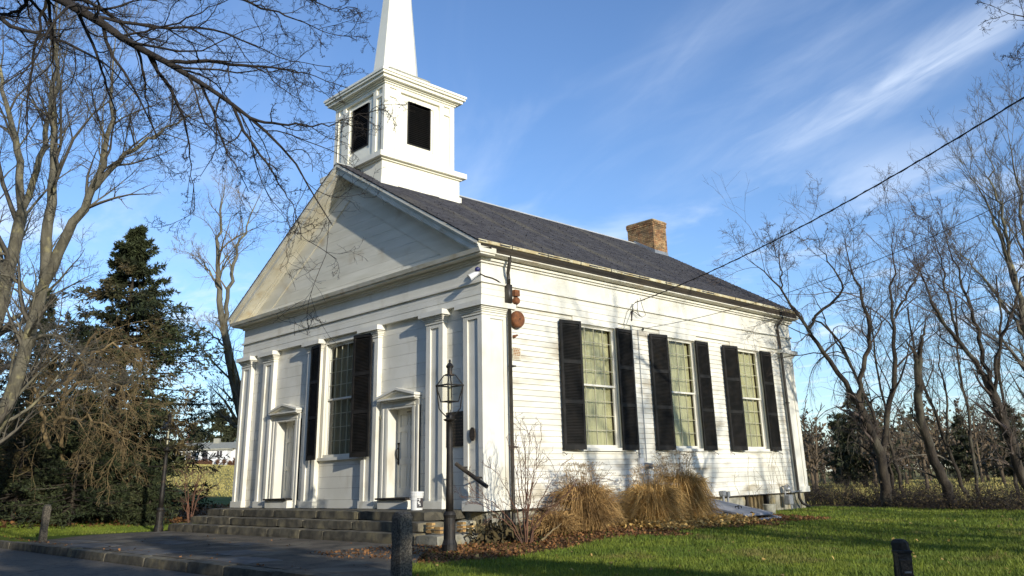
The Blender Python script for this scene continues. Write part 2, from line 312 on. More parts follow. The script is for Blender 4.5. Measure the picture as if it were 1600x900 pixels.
def ground_material():
    m = bpy.data.materials.new('ground'); m.use_nodes = True; t = m.node_tree; n = t.nodes; l = t.links; b = n['Principled BSDF']; b.inputs['Roughness'].default_value = .95; b.inputs['Specular IOR Level'].default_value = .1
    g = n.new('ShaderNodeNewGeometry'); s = n.new('ShaderNodeSeparateXYZ'); l.new(g.outputs['Position'], s.inputs[0])
    def nz(sc, de=6, off=0.0):
        q = n.new('ShaderNodeTexNoise'); q.inputs['Scale'].default_value = sc; q.inputs['Detail'].default_value = de
        mp = n.new('ShaderNodeMapping'); mp.inputs['Location'].default_value = (off, off, 0); l.new(g.outputs['Position'], mp.inputs[0]); l.new(mp.outputs[0], q.inputs[0]); return q.outputs[0]
    def ma(op, a, b_=None):
        q = n.new('ShaderNodeMath'); q.operation = op
        for i, v in enumerate((a, b_)):
            if v is None: continue
            if isinstance(v, (int, float)): q.inputs[i].default_value = v
            else: l.new(v, q.inputs[i])
        return q.outputs[0]
    def rg(v, a, b_, c=0., d=1.):
        q = n.new('ShaderNodeMapRange'); q.interpolation_type = 'SMOOTHSTEP'; l.new(v, q.inputs[0])
        for i, x in enumerate((a, b_, c, d)): q.inputs[i + 1].default_value = x
        return q.outputs[0]
    def mix(f, a, b_):
        q = n.new('ShaderNodeMix'); q.data_type = 'RGBA'
        if isinstance(f, float): q.inputs[0].default_value = f
        else: l.new(f, q.inputs[0])
        for i, x in ((6, a), (7, b_)):
            if isinstance(x, tuple): q.inputs[i].default_value = x + (1,)
            else: l.new(x, q.inputs[i])
        return q.outputs[2]
    grass = mix(rg(nz(1.3), .35, .65), (.085, .12, .016), (.11, .145, .022))
    grass = mix(rg(nz(25, 4, 5), .4, .7), grass, (.05, .07, .014)); grass = mix(rg(nz(.55, 7, 12), .55, .72), grass, (.16, .12, .045))
    field = mix(rg(nz(.12, 6, 3), .4, .6), (.46, .35, .12), (.36, .29, .09))
    field = mix(rg(nz(1.8, 8, 9), .4, .65), field, (.13, .12, .035))
    litter = mix(rg(nz(6, 8, 1), .35, .65), (.14, .07, .028), (.06, .04, .022))
    litter = mix(rg(nz(30, 5, 2), .5, .65), litter, (.20, .12, .05))
    X, Y = s.outputs[0], s.outputs[1]
    wob = ma('MULTIPLY', ma('SUBTRACT', nz(.8, 4, 6), .5), 2.4)
    bed = ma('MULTIPLY', ma('MULTIPLY', rg(ma('ADD', X, wob), 3.2, 2.3), rg(X, -1.5, -1)), ma('MULTIPLY', rg(Y, 9.6, 8.9), rg(ma('ADD', Y, wob), -4.2, -2.6)))
    bed2 = ma('MULTIPLY', rg(ma('ADD', X, wob), -15.3, -16.6), rg(ma('ADD', ma('MULTIPLY', X, .35), Y), 1.2, -.8))
    bed2 = ma('MULTIPLY', bed2, rg(X, -30, -26))
    bed3 = rg(ma('ADD', ma('ADD', Y, ma('MULTIPLY', X, .52)), ma('MULTIPLY', wob, .5)), 15.4, 16.3)
    bed3 = ma('MULTIPLY', bed3, rg(ma('ADD', Y, ma('MULTIPLY', X, .52)), 24, 20))
    far = ma('MAXIMUM', rg(ma('ADD', Y, ma('MULTIPLY', X, .52)), 19, 23), rg(ma('ADD', ma('ADD', X, ma('MULTIPLY', Y, .3)), wob), -31, -40))
    c = mix(far, grass, field); c = mix(bed, c, litter); c = mix(bed2, c, litter); c = mix(ma('MULTIPLY', bed3, rg(X, -4, -2)), c, litter)
    l.new(c, b.inputs['Base Color']); bp = n.new('ShaderNodeBump'); bp.inputs['Strength'].default_value = .6; bp.inputs['Distance'].default_value = .03
    l.new(nz(18, 8, 4), bp.inputs['Height']); l.new(bp.outputs[0], b.inputs['Normal']); return m
M['ground'] = ground_material()
g = link('ground', fin_mesh('ground', V, F, 'ground', 4)); tag(g, kind='structure')
# road, walk, kerb
rd = part('road', MB().box(-120, 60, -13.5, -5.58, -.9, -.735), 'asphalt', None); tag(rd, kind='structure')
wk = MB(); wk.prism([(-12.6, -5.3, -.575), (4.15, -5.3, -.575), (2.9, -4.0, -.575), (1.35, -2.6, -.575), (.1, -1.3, -.575), (-11.9, -1.2, -.575), (-12.3, -2.6, -.575)], (0, 0, -.2))
wk = part('walkway', wk, 'walk', None); tag(wk, kind='structure')
rs = random.Random(5)
for (x, y, a, b) in ((-7.4, -4.9, 1.7, .75), (-5.5, -4.75, 1.3, .8), (-3.9, -5.0, 1.5, .7), (-2.0, -4.2, 1.2, .8), (-6.3, -3.6, 1.4, .6), (-.4, -4.9, 1.4, .7), (-9.4, -4.6, 1.3, .7), (-4.2, -3.0, 1.0, .6)):
    m_ = rough_block(x - a / 2, x + a / 2, y - b / 2, y + b / 2, -.66, -.563, .006, x); part('slab', m_, 'flag', wk)
kb = part('kerb', MB().box(-40, 30, -5.54, -5.32, -.85, -.66), 'granite', None); tag(kb, kind='structure')
x = -24.0; k = 0
while x < 12:
    ln = rs.uniform(1.3, 2.1); m_ = rough_block(x + .006, x + ln - .006, -5.57, -5.29, -.86, -.568 + rs.uniform(-.01, .012), .012, k * 3.3); part('kerbstone', m_, 'granite', kb, smooth=False); x += ln; k += 1

# ------------------------------------------------------------------ the church
C = thing('church', 'white clapboard church with black shutters, gabled front, steeple and slate roof', 'church', (-5.5, 6.8, -.6))
RIDGE, SL = 9.0, .596; XC = -5.5
def roofz(x): return RIDGE - SL * abs(x - XC)
YB = 13.54
def holes_wall(axis, u0, u1, z0, z1, holes, d0, d1):
    us = sorted({u0, u1, *[h[0] for h in holes], *[h[1] for h in holes]}); zs = sorted({z0, z1, *[h[2] for h in holes], *[h[3] for h in holes]}); m = MB()
    for a, b in zip(us, us[1:]):
        for c, d in zip(zs, zs[1:]):
            if any(h[0] - 1e-6 <= a and b <= h[1] + 1e-6 and h[2] - 1e-6 <= c and d <= h[3] + 1e-6 for h in holes): continue
            m.box(a, b, d0, d1, c, d) if axis == 'x' else m.box(d0, d1, a, b, c, d)
    return m
# openings (u0,u1,z0,z1)
WF = (-6.40, -4.60, 1.22, 4.14)
DL = (-8.72, -7.75, .24, 2.26); DR = (-3.44, -2.51, .24, 2.22)
WS = [(3.07 + 3.47 * i, 4.57 + 3.47 * i, 1.22, 4.14) for i in range(3)]
PILX = [(-11, -10.4), (-9.65, -9.04), (-7.15, -6.55), (-4.45, -3.85), (-1.93, -1.33), (-.62, 0)]
part('front_wall', holes_wall('x', -10.9, -.1, -.05, 5.2, [(a - .032, b + .032, c - .03, d + .032) for a, b, c, d in (WF, DL, DR)], .17, .32), 'gap', C)
part('side_wall', holes_wall('y', .32, 13.2, -.03, 5.2, WS, -.3, -.082), 'gap', C)
part('rear_wall', MB().box(-10.95, -.08, 13.25, 13.45, -.03, 5.2).prism([(-10.95, 13.25, 5.2), (-.08, 13.25, 5.2), (XC, 13.25, 8.9)], (0, .2, 0)), 'white', C)
part('side_wall', MB().box(-10.92, -10.7, .17, 13.3, -.03, 5.2), 'white', C)
# flush boards of the front
rs = random.Random(2)
def boards(axis, u0, u1, z0, z1, h, holes, gap, mk):
    z = z0
    while z < z1 - .02:
        zt = min(z + h, z1); zc = (z + zt) / 2; cuts = [(a, b) for a, b, c, d in holes if c < zc < d and a < u1 and b > u0]; segs = [(u0, u1)]
        for a, b in cuts: segs = [q for s0, s1 in segs for q in ((s0, min(s1, a)), (max(s0, b), s1)) if q[1] - q[0] > .03]
        for s0, s1 in segs: mk(s0, s1, z, zt - gap)
        z = zt
ex = .012
for (a, b) in zip(PILX, PILX[1:]):
    boards('x', a[1] - .02, b[0] + .02, .2, 4.3, .273, [(q[0] - .034, q[1] + .034, q[2] - ex, q[3] + .034) for q in (WF, DL, DR)], .005,
           lambda s0, s1, za, zb: piece('board', 'white', C, s0, s1, .13 + rs.uniform(-.0015, .0015), .165, za, zb))
    piece('baseboard', 'white', C, a[1] - .01, b[0] + .01, .11, .168, -.003 if a[0] > -12 else 0, .193)
# clapboards of the side
CL = {}
def clap(s0, s1, za, zb):
    k = (round(s1 - s0, 3), round(zb - za, 3))
    if k not in CL:
        l_, h_ = k; m_ = MB(); m_.prism([(0, 0, 0), (.030, 0, 0), (.012, 0, h_), (0, 0, h_)], (0, l_, 0)); CL[k] = m_.mesh('clapboard', 'clap')
    if s1 - s0 > 4.2:
        m_ = s0 + (s1 - s0) * rs.uniform(.3, .7); clap(s0, m_ - .002, za, zb); clap(m_ + .002, s1, za, zb); return
    link('clapboard', CL[k], C, (-.08 + rs.uniform(-.0015, .0015), s0, za))
boards('y', .77, 12.80, -.03, 4.32, .1243, [(q[0] - ex, q[1] + ex, q[2] - ex, q[3] + ex) for q in WS], .0065, clap)
# pilasters
def panel_face(m, axis, u0, u1, z0, z1, face, sgn, sw=.13, rec=.035):
    """frame of stiles and rails round a sunk panel; face = coordinate of the outer plane, sgn = which way is out"""
    def bx(a, b, c, d, f0, f1):
        lo, hi = sorted((f0, f1)); m.box(a, b, lo, hi, c, d) if axis == 'x' else m.box(lo, hi, a, b, c, d)
    back = face - sgn * .12
    bx(u0, u0 + sw, z0, z1, face, back); bx(u1 - sw, u1, z0, z1, face, back)
    bx(u0 + sw, u1 - sw, z0, z0 + .0, face, back) if False else None
    bx(u0 + sw, u1 - sw, z1 - sw, z1, face - sgn * .001, back); bx(u0 + sw, u1 - sw, z0, z1 - sw, face - sgn * rec, back)
for i, (a, b) in enumerate(PILX):
    m_ = MB(); corner = i in (0, 5)
    panel_face(m_, 'x', a, b, .165, 4.06, 0, -1, .14 if corner else .15)
    if corner:   # the return on the side
        if i == 5: panel_face(m_, 'y', .1205, .77, .165, 4.06, 0, 1, .13)
        else: panel_face(m_, 'y', .1205, .77, .165, 4.06, -11, -1, .13)
    else: m_.box(a, b, .119, .17, .165, 4.06)
    o = part('pilaster', m_, 'white', C)
    zb = -.035 if i == 5 else 0.0
    p = MB().box(a - .03, b + .03, -.03, .168, zb, .165)
    if i == 5: p = MB().box(a - .03, .03, -.03, .80, zb, .165)
    if i == 0: p = MB().box(-11.03, b + .03, -.03, .80, zb, .165)
    part('plinth', p, 'white', o, bevel=.004)
    cp = MB()
    for (e, z0, z1) in ((.02, 4.0, 4.03), (.03, 4.06, 4.10), (.055, 4.10, 4.135), (.085, 4.135, 4.17), (.14, 4.17, 4.285)):
        if i == 5: cp.box(a - e, e, -e, .77 + e, z0, z1)
        elif i == 0: cp.box(-11 - e, b + e, -e, .77 + e, z0, z1)
        else: cp.box(a - e, b + e, -e, .168, z0, z1)
    part('capital', cp, 'white', o)
# rear corner pilaster
m_ = MB(); panel_face(m_, 'y', 12.79, YB, -.03, 4.06, 0, 1, .17); m_.box(-.6, -.11, 13.46, YB, -.03, 4.06); o = part('pilaster', m_, 'white', C)
cp = MB()
for (e, z0, z1) in ((.03, 4.06, 4.10), (.055, 4.10, 4.135), (.085, 4.135, 4.17), (.14, 4.17, 4.285)): cp.box(-.6, e, 12.79 - e, YB + e, z0, z1)
part('capital', cp, 'white', o)
part('plinth', MB().box(-.6, .03, 12.76, YB + .03, -.035, .13), 'white', o)
# entablature: architrave fasciae, taenia, frieze all round
def band(name, mat, e, z0, z1, thick=.2, ye=None):
    """a board round front and side whose face stands e proud of the pilaster plane"""
    m_ = MB(); m_.box(-11 - e, e, -e, -e + thick, z0, z1); m_.box(e - thick, e, -e + thick, YB + e, z0, z1); m_.box(-11 - e, -11 - e + thick, -e + thick, YB + e, z0, z1); m_.box(-11 - e + thick, e - thick, YB + e - thick, YB + e, z0, z1); return part(name, m_, mat, C)
EN = link('entablature', None, C, (-5.5, 0, 4.3)); 
def eband(name, mat, e, z0, z1, thick=.17):
    o = band(name, mat, e, z0, z1, thick); o.parent = EN; o.location = Vector((0, 0, 0)) - WL[EN]; return o
eband('architrave_board', 'white', -.002, 4.288, 4.435); eband('architrave_board', 'white', .006, 4.441, 4.575); eband('architrave_board', 'white', .0, 4.581, 4.70)
eband('backing', 'gap', -.02, 4.295, 5.24, .12)
eband('taenia', 'white', .05, 4.70, 4.745, .2); eband('frieze_board', 'white', .0, 4.75, 5.2)
eband('bed_mould', 'white', .05, 5.15, 5.2, .2); eband('bed_mould', 'white', .10, 5.2, 5.25, .3)
# front horizontal cornice
HC = MB(); HC.box(-11.30, .30, -.28, .15, 5.25, 5.29); HC.prism([(-11.33, -.32, 5.29), (-11.33, .16, 5.29), (-11.33, .16, 5.43), (-11.33, -.36, 5.375)], (11.66, 0, 0)); part('front_cornice', HC, 'rake', C)
# tympanum boards
z = 5.40; k = 0
def tymp_board(z0, z1, y0, y1, mat, n_off):
    za, zb = z0, z1; dn = n_off
    hw = lambda z: (RIDGE - dn - z) / SL
    if hw(za) <= .05: return
    zb = min(zb, RIDGE - dn - .02)
    p = [(XC - hw(za), y0, za), (XC + hw(za), y0, za), (XC + max(hw(zb), .01), y0, zb), (XC - max(hw(zb), .01), y0, zb)]
    part('board', MB().prism(p, (0, y1 - y0, 0)), mat, C)
while z < 8.6: tymp_board(z, z + .262, .10, .14, 'tympanum', .30); z += .2665
part('tympanum_backing', MB().prism([(-10.9, .142, 5.26), (-.1, .142, 5.26), (XC, .142, 8.7)], (0, .1, 0)), 'gap', C)
cs = math.cos(math.atan(SL))
def rakeband(n0, n1, y0, y1, side, zc=5.40, xe=5.83):
    f = lambda x, n: (x, y0, roofz(x) - n / cs); xo = XC + side * xe
    p = [f(XC, n0), f(xo, n0), f(xo, n1), f(XC, n1)]
    p = clipz(p, zc); return MB().prism(p, (0, y1 - y0, 0)) if len(p) > 2 else None
RK = {1: link('rake_cornice', None, C, (0, 0, 7)), -1: link('rake_cornice', None, C, (-11, 0, 7))}
for s in (1, -1):
    for nm, n0, n1, y0, y1, zc, mt in (('crown_mould', .015, .085, -.40, .02, 5.36, 'rake'), ('crown_mould', .085, .13, -.37, .02, 5.38, 'rake'), ('fascia', .13, .27, -.33, .02, 5.385, 'rake'), ('soffit', .27, .30, -.30, .09, 5.40, 'rake'), ('bed_mould', .30, .345, -.06, .092, 5.42, 'rake'), ('bed_mould', .345, .375, 0.0, .093, 5.42, 'rake'), ('raking_frieze', .375, .84, .065, .098, 5.43, 'tympanum')):
        o = rakeband(n0, n1, y0, y1, s, zc)
        if o: part(nm, o, mt, RK[s])
part('base_rail', MB().box(-10.2, -.8, .064, .098, 5.43, 5.62), 'tympanum', C)
# eaves on both long sides
for s, nm in ((1, ''), (-1, '')):
    X = lambda x: x if s == 1 else -11 - x
    def pr(name, poly, mat, y0=-.36, y1=YB + .12):
        p = [(X(a), y0, b) for a, b in poly]; return part(name, MB().prism(p, (0, y1 - y0, 0)), mat, C)
    pr('eave_soffit', [(.0, 5.255), (.30, 5.30), (.30, 5.325), (.0, 5.28)], 'rake', -.2)
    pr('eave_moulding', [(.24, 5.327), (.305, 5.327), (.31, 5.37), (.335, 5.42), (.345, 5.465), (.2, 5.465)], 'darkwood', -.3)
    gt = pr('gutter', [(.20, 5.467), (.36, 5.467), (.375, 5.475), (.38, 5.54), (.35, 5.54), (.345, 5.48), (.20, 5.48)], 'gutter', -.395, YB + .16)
    if s == 1:
        y = .6
        while y < YB: part('gutter_strap', MB().box(.20, .384, y, y + .018, 5.545, 5.555).box(.381, .386, y, y + .018, 5.46, 5.55), 'darkwood', gt); y += 1.15
# rear rake
for s in (1, -1):
    o = rakeband(.015, .22, YB, YB + .12, s, 5.3); part('rear_rake', o, 'rake', C)
part('gable_backing', MB().prism([(-10.9, 13.3, 5.24), (-.1, 13.3, 5.24), (XC, 13.3, 8.75)], (0, .2, 0)), 'white', C)
# roof with shingle courses (real steps)
rs2 = np.random.RandomState(3)
RF = link('roof', None, C, (XC, 6.8, 7))
for s in (1, -1):
    V = []; Fq = []; L_ = 5.5 + .37; slope = math.hypot(L_, L_ * SL); nC = 46; nrm = np.array([s * SL, 0, 1]) * cs
    for i in range(nC):
        t0 = i / nC; t1 = min(1, (i + 1.25) / nC)
        y = -.42 + rs2.uniform(-.3, 0)
        while y < YB + .14:
            wd = rs2.uniform(.28, .42); y0 = max(y, -.42) + .004; y1 = min(y + wd, YB + .14) - .004; y += wd
            if y1 - y0 < .02: continue
            jit = rs2.uniform(-.004, .004); lift = .020 + rs2.uniform(0, .006)
            def P3(t, yy, up): d = L_ * (1 - t); x_ = XC + s * d; return (x_ + nrm[0] * up, yy, RIDGE - SL * d + nrm[2] * up)
            b = len(V); V += [P3(t0 + jit, y0, lift), P3(t0 + jit, y1, lift), P3(t1, y1, .004), P3(t1, y0, .004), P3(t0 + jit, y0, .0), P3(t0 + jit, y1, .0)]
            Fq += [(b, b + 1, b + 2, b + 3), (b + 4, b + 5, b + 1, b)]
    o = link('shingles', fin_mesh('shingles', V, Fq, 'slate', 4), RF); o['kind'] = 'stuff'
    part('roof_deck', MB().prism([(XC, -.40, RIDGE - .012), (XC + s * 5.86, -.40, roofz(.36) - .012), (XC + s * 5.86, -.40, roofz(.36) + .0), (XC, -.40, RIDGE - .001)], (0, YB + .52, 0)), 'darkwood', RF)
part('ridge_cap', MB().prism([(XC - .12, 3.0, RIDGE - .04), (XC, 3.0, RIDGE + .05), (XC + .12, 3.0, RIDGE - .04)], (0, 9.75, 0)), 'ridge', RF)
part('ridge_cap', MB().prism([(XC - .1, -.42, RIDGE - .03), (XC, -.42, RIDGE + .035), (XC + .1, -.42, RIDGE - .03)], (0, .6, 0)), 'ridge', RF)
# chimney
CH = link('chimney', None, C, (-5.2, 13.1, 8.6)); cx0, cx1, cy0, cy1 = -5.80, -4.58, 12.78, 13.60
part('core', MB().box(cx0 + .012, cx1 - .012, cy0 + .012, cy1 - .012, 7.9, 9.74), 'mortar', CH)
bk = MB(); z = 8.2; rr = random.Random(8); k = 0
while z < 9.72:
    e = .035 if z > 9.58 else (.02 if z > 9.50 else 0)
    for (a0, a1, fixed, ax) in ((cx0 - e, cx1 + e, cy0 - e, 'x'), (cx0 - e, cx1 + e, cy1 + e - .09, 'x'), (cy0 - e + .1, cy1 + e - .1, cx1 + e - .09, 'y'), (cy0 - e + .1, cy1 + e - .1, cx0 - e, 'y')):
        u = a0 - (.1 if k % 2 else 0)
        while u < a1:
            u0, u1 = max(u, a0), min(u + .2, a1); u += .212
            if u1 - u0 < .03: continue
            j = rr.uniform(-.005, .005)
            if ax == 'x': bk.box(u0, u1, fixed + j, fixed + .09 + j, z, z + .060)
            else: bk.box(fixed + j, fixed + .09 + j, u0, u1, z, z + .060)
    z += .0715; k += 1
part('bricks', bk, 'brick', CH, kind='stuff')
part('cap', rough_block(cx0 - .02, cx1 + .02, cy0 - .02, cy1 + .02, 9.74, 9.80, .01, 4), 'mortar', CH)
part('flashing', MB().prism([(-5.5, cy0 - .015, 8.98), (cx1 + .02, cy0 - .015, roofz(cx1) + .0), (cx1 + .02, cy0 - .015, roofz(cx1) + .13), (-5.5, cy0 - .015, 9.12)], (0, .02, 0)).box(cx1 - .002, cx1 + .018, cy0, cy1, roofz(cx1), roofz(cx1) + .13), 'grey', CH)
# steeple
TC = (-5.5, 1.52); ST = link('steeple', None, C, (TC[0], TC[1], 8.2))
def sq(m_, h, z0, z1): return m_.box(TC[0] - h, TC[0] + h, TC[1] - h, TC[1] + h, z0, z1)
part('base_box', sq(sq(MB(), 1.36, 8.0, 8.86), 1.405, 8.0, 8.34), 'spire', ST)
part('ledge', sq(sq(MB(), 1.42, 8.86, 8.91), 1.52, 8.91, 9.06), 'spire', ST)
H = 1.255; bz0, bz1 = 9.06, 11.22
body = MB()
sq(body, H - .18, bz0, bz1)
def face_box(m_, k, u0, u1, z0, z1, f0, f1):
    """box on face k of the belfry; u along the face, f0..f1 = distances from the centre"""
    for _ in (0,):
        if k == 0: m_.box(TC[0] + u0, TC[0] + u1, TC[1] - f1, TC[1] - f0, z0, z1)
        if k == 1: m_.box(TC[0] + f0, TC[0] + f1, TC[1] + u0, TC[1] + u1, z0, z1)
        if k == 2: m_.box(TC[0] - u1, TC[0] - u0, TC[1] + f0, TC[1] + f1, z0, z1)
        if k == 3: m_.box(TC[0] - f1, TC[0] - f0, TC[1] - u1, TC[1] - u0, z0, z1)
lz0, lz1, lw = 9.62, 10.93, .41
for k in range(4):
    f0 = H - .17
    for (a, b, c, d, f) in (
        # recessed field round the louvre
        (-.72, -lw, 9.06, 11.22, H - .075), (lw, .72, 9.06, 11.22, H - .075), (-lw, lw, 9.06, lz0, H - .075), (-lw, lw, lz1, 11.22, H - .075),
        (-H + .002, -.72, 9.06, 11.22, H - .04), (.72, H - .002, 9.06, 11.22, H - .04)):
        face_box(body, k, a, b, c, d, f0, f)
    e = H + (.001 if k % 2 else 0)
    for (a, b, c, d) in ((-H, -1.13, 9.06, 11.22), (1.13, H, 9.06, 11.22), (-.86, -.70, 9.06, 11.22), (.70, .86, 9.06, 11.22), (-1.13, -.86, 10.86, 10.95), (.86, 1.13, 10.86, 10.95), (-1.13, -.86, 11.14, 11.22), (.86, 1.13, 11.14, 11.22), (-1.13, -.86, 9.06, 9.2), (.86, 1.13, 9.06, 9.2), (-.70, .70, 11.1, 11.22), (-.70, -.50, 9.06, 10.96), (.50, .70, 9.06, 10.96), (-.50, .50, 9.06, 9.5)):
        if k % 2: a, b = max(a, -H + .002), min(b, H - .002)
        face_box(body, k, a, b, c, d, f0 + .01, e if abs(a) > .6 or c > 11 else H - .035)
    face_box(body, k, -.70, .70, 10.90, 10.96, f0 + .02, H - .045)
part('belfry', body, 'spire', ST)
for k in range(4):
    fr_ = MB(); f1 = H - .045
    face_box(fr_, k, -lw, -lw + .035, lz0, lz1, H - .16, f1); face_box(fr_, k, lw - .035, lw, lz0, lz1, H - .16, f1); face_box(fr_, k, -lw + .035, lw - .035, lz1 - .03, lz1, H - .16, f1); face_box(fr_, k, -lw + .035, lw - .035, lz0, lz0 + .03, H - .16, f1)
    face_box(fr_, k, -lw, lw, lz0, lz1, H - .176, H - .165)
    part('louvre_frame', fr_, 'black', ST)
    lv = MB(); z = lz0 + .03
    dirs = [((1, 0), (0, -1)), ((0, 1), (1, 0)), ((-1, 0), (0, 1)), ((0, -1), (-1, 0))][k]
    while z < lz1 - .07:
        (ux, uy), (ox, oy) = dirs; pts = []
        for (u_, f_, zz_) in ((-lw + .03, H - .15, z + .055), (lw - .03, H - .15, z + .055), (lw - .03, H - .06, z), (-lw + .03, H - .06, z)):
            pts.append((TC[0] + ux * u_ + ox * f_, TC[1] + uy * u_ + oy * f_, zz_))
        lv.prism(pts, (0, 0, .01)); z += .058
    part('louvres', lv, 'black', ST, kind='stuff')
cn = MB()
for h, z0, z1 in ((1.29, 11.22, 11.27), (1.34, 11.27, 11.31), (1.44, 11.31, 11.40), (1.50, 11.40, 11.47), (1.53, 11.47, 11.54)): sq(cn, h, z0, z1)
part('cornice', cn, 'spire', ST)
part('spire_base', sq(sq(MB(), 1.0, 11.54, 11.66), .74, 11.66, 12.1), 'concrete', ST)
sb = MB(); prof = [(.74, 12.06), (.735, 12.13), (.705, 12.16), (.015, 19.7)]
b = 0
for r_, z_ in prof:
    for k in range(8): a = math.radians(22.5 + 45 * k); sb.v.append((TC[0] + r_ * math.cos(a), TC[1] + r_ * math.sin(a), z_))
for i in range(len(prof) - 1):
    for k in range(8): sb.f.append((i * 8 + k, i * 8 + (k + 1) % 8, (i + 1) * 8 + (k + 1) % 8, (i + 1) * 8 + k))
part('spire', sb, 'spire', ST)
# windows -------------------------------------------------------------
def mapper(kind):
    if kind == 'front': return lambda u0, u1, o0, o1, z0, z1: (u0, u1, .13 - o1, .13 - o0, z0, z1)
    return lambda u0, u1, o0, o1, z0, z1: (-.05 + o0, -.05 + o1, u0, u1, z0, z1)
def window(kind, op, curtain, cols=4):
    mp = mapper(kind); u0, u1, z0, z1 = op
    W_ = link('window', None, C, ((u0 + u1) / 2, 0, z0) if kind == 'front' else (0, (u0 + u1) / 2, z0))
    f = MB()
    f.box(*mp(u0 - .11, u0 + .005, -.03, .03, z0 - .03, z1 + .15)); f.box(*mp(u1 - .005, u1 + .11, -.03, .03, z0 - .03, z1 + .15)); f.box(*mp(u0 + .005, u1 - .005, -.03, .029, z1 - .005, z1 + .15))
    f.box(*mp(u0, u0 + .03, -.17, -.03, z0, z1)); f.box(*mp(u1 - .03, u1, -.17, -.03, z0, z1)); f.box(*mp(u0 + .03, u1 - .03, -.17, -.03, z1 - .03, z1))
    part('frame', f, 'white', W_)
    part('sill', MB().box(*mp(u0 - .13, u1 + .13, -.17, .07, z0 - .075, z0 - .001)), 'white', W_)
    a, b = u0 + .03, u1 - .03; zm = (z0 + z1) / 2 + .0
    for (za, zb, ob) in ((z0, zm + .02, -.10), (zm - .02, z1 - .03, -.06)):
        s_ = MB(); st = .045
        s_.box(*mp(a, a + st, ob - .035, ob, za, zb)); s_.box(*mp(b - st, b, ob - .035, ob, za, zb)); s_.box(*mp(a + st, b - st, ob - .035, ob - .001, za, za + (.07 if za == z0 else .045))); s_.box(*mp(a + st, b - st, ob - .035, ob - .001, zb - .045, zb))
        part('sash', s_, 'white', W_)
        ga, gb, gc, gd = a + st, b - st, za + (.07 if za == z0 else .045), zb - .045; rows = 4
        mu = MB()
        for i in range(1, cols): u = ga + (gb - ga) * i / cols; mu.box(*mp(u - .0065, u + .0065, ob - .034, ob - .008, gc, gd))
        for j in range(1, rows): z = gc + (gd - gc) * j / rows; mu.box(*mp(ga, gb, ob - .033, ob - .009, z - .0065, z + .0065))
        part('muntins', mu, 'muntin', W_)
        for i in range(cols):
            for j in range(rows):
                x0_, x1_, y0_, y1_, c0, c1 = mp(ga + (gb - ga) * i / cols + .01, ga + (gb - ga) * (i + 1) / cols - .01, ob - .024, ob - .020, gc + (gd - gc) * j / rows + .01, gc + (gd - gc) * (j + 1) / rows - .01)
                piece('pane', 'glass', W_, x0_, x1_, y0_, y1_, c0, c1)
    # curtain with soft folds
    V = []; F_ = []; n = 60
    for i in range(n + 1):
        u = a + (b - a) * i / n; o_ = -.22 + .014 * math.sin(i * .9) + .008 * math.sin(i * 2.3 + 1)
        for z in (z0 + .02, z1 - .02):
            q = mp(u, u, o_, o_, z, z); V.append((q[0], q[2], q[4]))
    for i in range(n): F_.append((2 * i, 2 * i + 2, 2 * i + 3, 2 * i + 1))
    q = MB(); q.v = V; q.f = F_; part('curtain', q, curtain, W_, smooth=True)
    return W_
window('front', WF, 'shadedcurtain', 6)
for ws in WS: window('side', ws, 'curtain', 4)
# shutters -------------------------------------------------------------
def shutter(kind, ua, oa, ub, ob, z0=1.17, z1=4.14):
    """leaf between two vertical edges (u, out); thickness .04"""
    def P_(t, d, z):
        u = ua + (ub - ua) * t; o = oa + (ob - oa) * t + d
        return (u, .0 - o + .13 - .13, z) if kind == 'front' else (o, u, z)
    wd = abs(ub - ua); T = .04
    def bar(m_, t0, t1, za, zb, d0=0, d1=T):
        m_.hexa([P_(t0, d0, za), P_(t1, d0, za), P_(t1, d1, za), P_(t0, d1, za), P_(t0, d0, zb), P_(t1, d0, zb), P_(t1, d1, zb), P_(t0, d1, zb)])
    sw = .06 / wd; fr = MB(); bar(fr, 0, sw, z0, z1); bar(fr, 1 - sw, 1, z0, z1); h = z1 - z0
    rails = [(0, .12), (.345 * h, .345 * h + .09), (.655 * h, .655 * h + .09), (h - .08, h)]
    for a, b in rails: bar(fr, sw, 1 - sw, z0 + a, z0 + b, .001, T - .001)
    c0 = P_(.5, 0, z0); o = link('shutter', None, C, c0); part('shutter_frame', fr, 'black', o)
    lv = MB()
    for (a, b) in zip(rails, rails[1:]):
        z = z0 + a[1] + .01
        while z < z0 + b[0] - .03:
            t0, t1 = sw * .9, 1 - sw * .9; lv.hexa([P_(t0, .004, z + .022), P_(t1, .004, z + .022), P_(t1, T - .003, z), P_(t0, T - .003, z), P_(t0, .004, z + .030), P_(t1, .004, z + .030), P_(t1, T - .003, z + .008), P_(t0, T - .003, z + .008)]); z += .034
    part('louvers', lv, 'black', o, kind='stuff')
    bk_ = MB(); bar(bk_, sw, 1 - sw, z0 + .05, z1 - .05, .001, .003); part('back_sheet', bk_, 'black', o)  # thin black sheet closing the whole leaf behind the slats
for i in range(3):
    d = 3.47 * i; shutter('side', 3.07 + d, .11, 2.44 + d, .01); shutter('side', 4.50 + d, .03, 5.12 + d, .03)
shutter('front', -4.70, .12, -4.07, .01); shutter('front', -6.30, .12, -6.92, .01)
for ws in WS:   # holdbacks
    for u in (ws[0] - .62, ws[1] + .55):
        part('shutter_hook', MB().tube([(-.04, u, 1.12), (.03, u, 1.10), (.05, u + .03, 1.06), (.04, u + .06, 1.09)], .008, 6), 'iron', C)
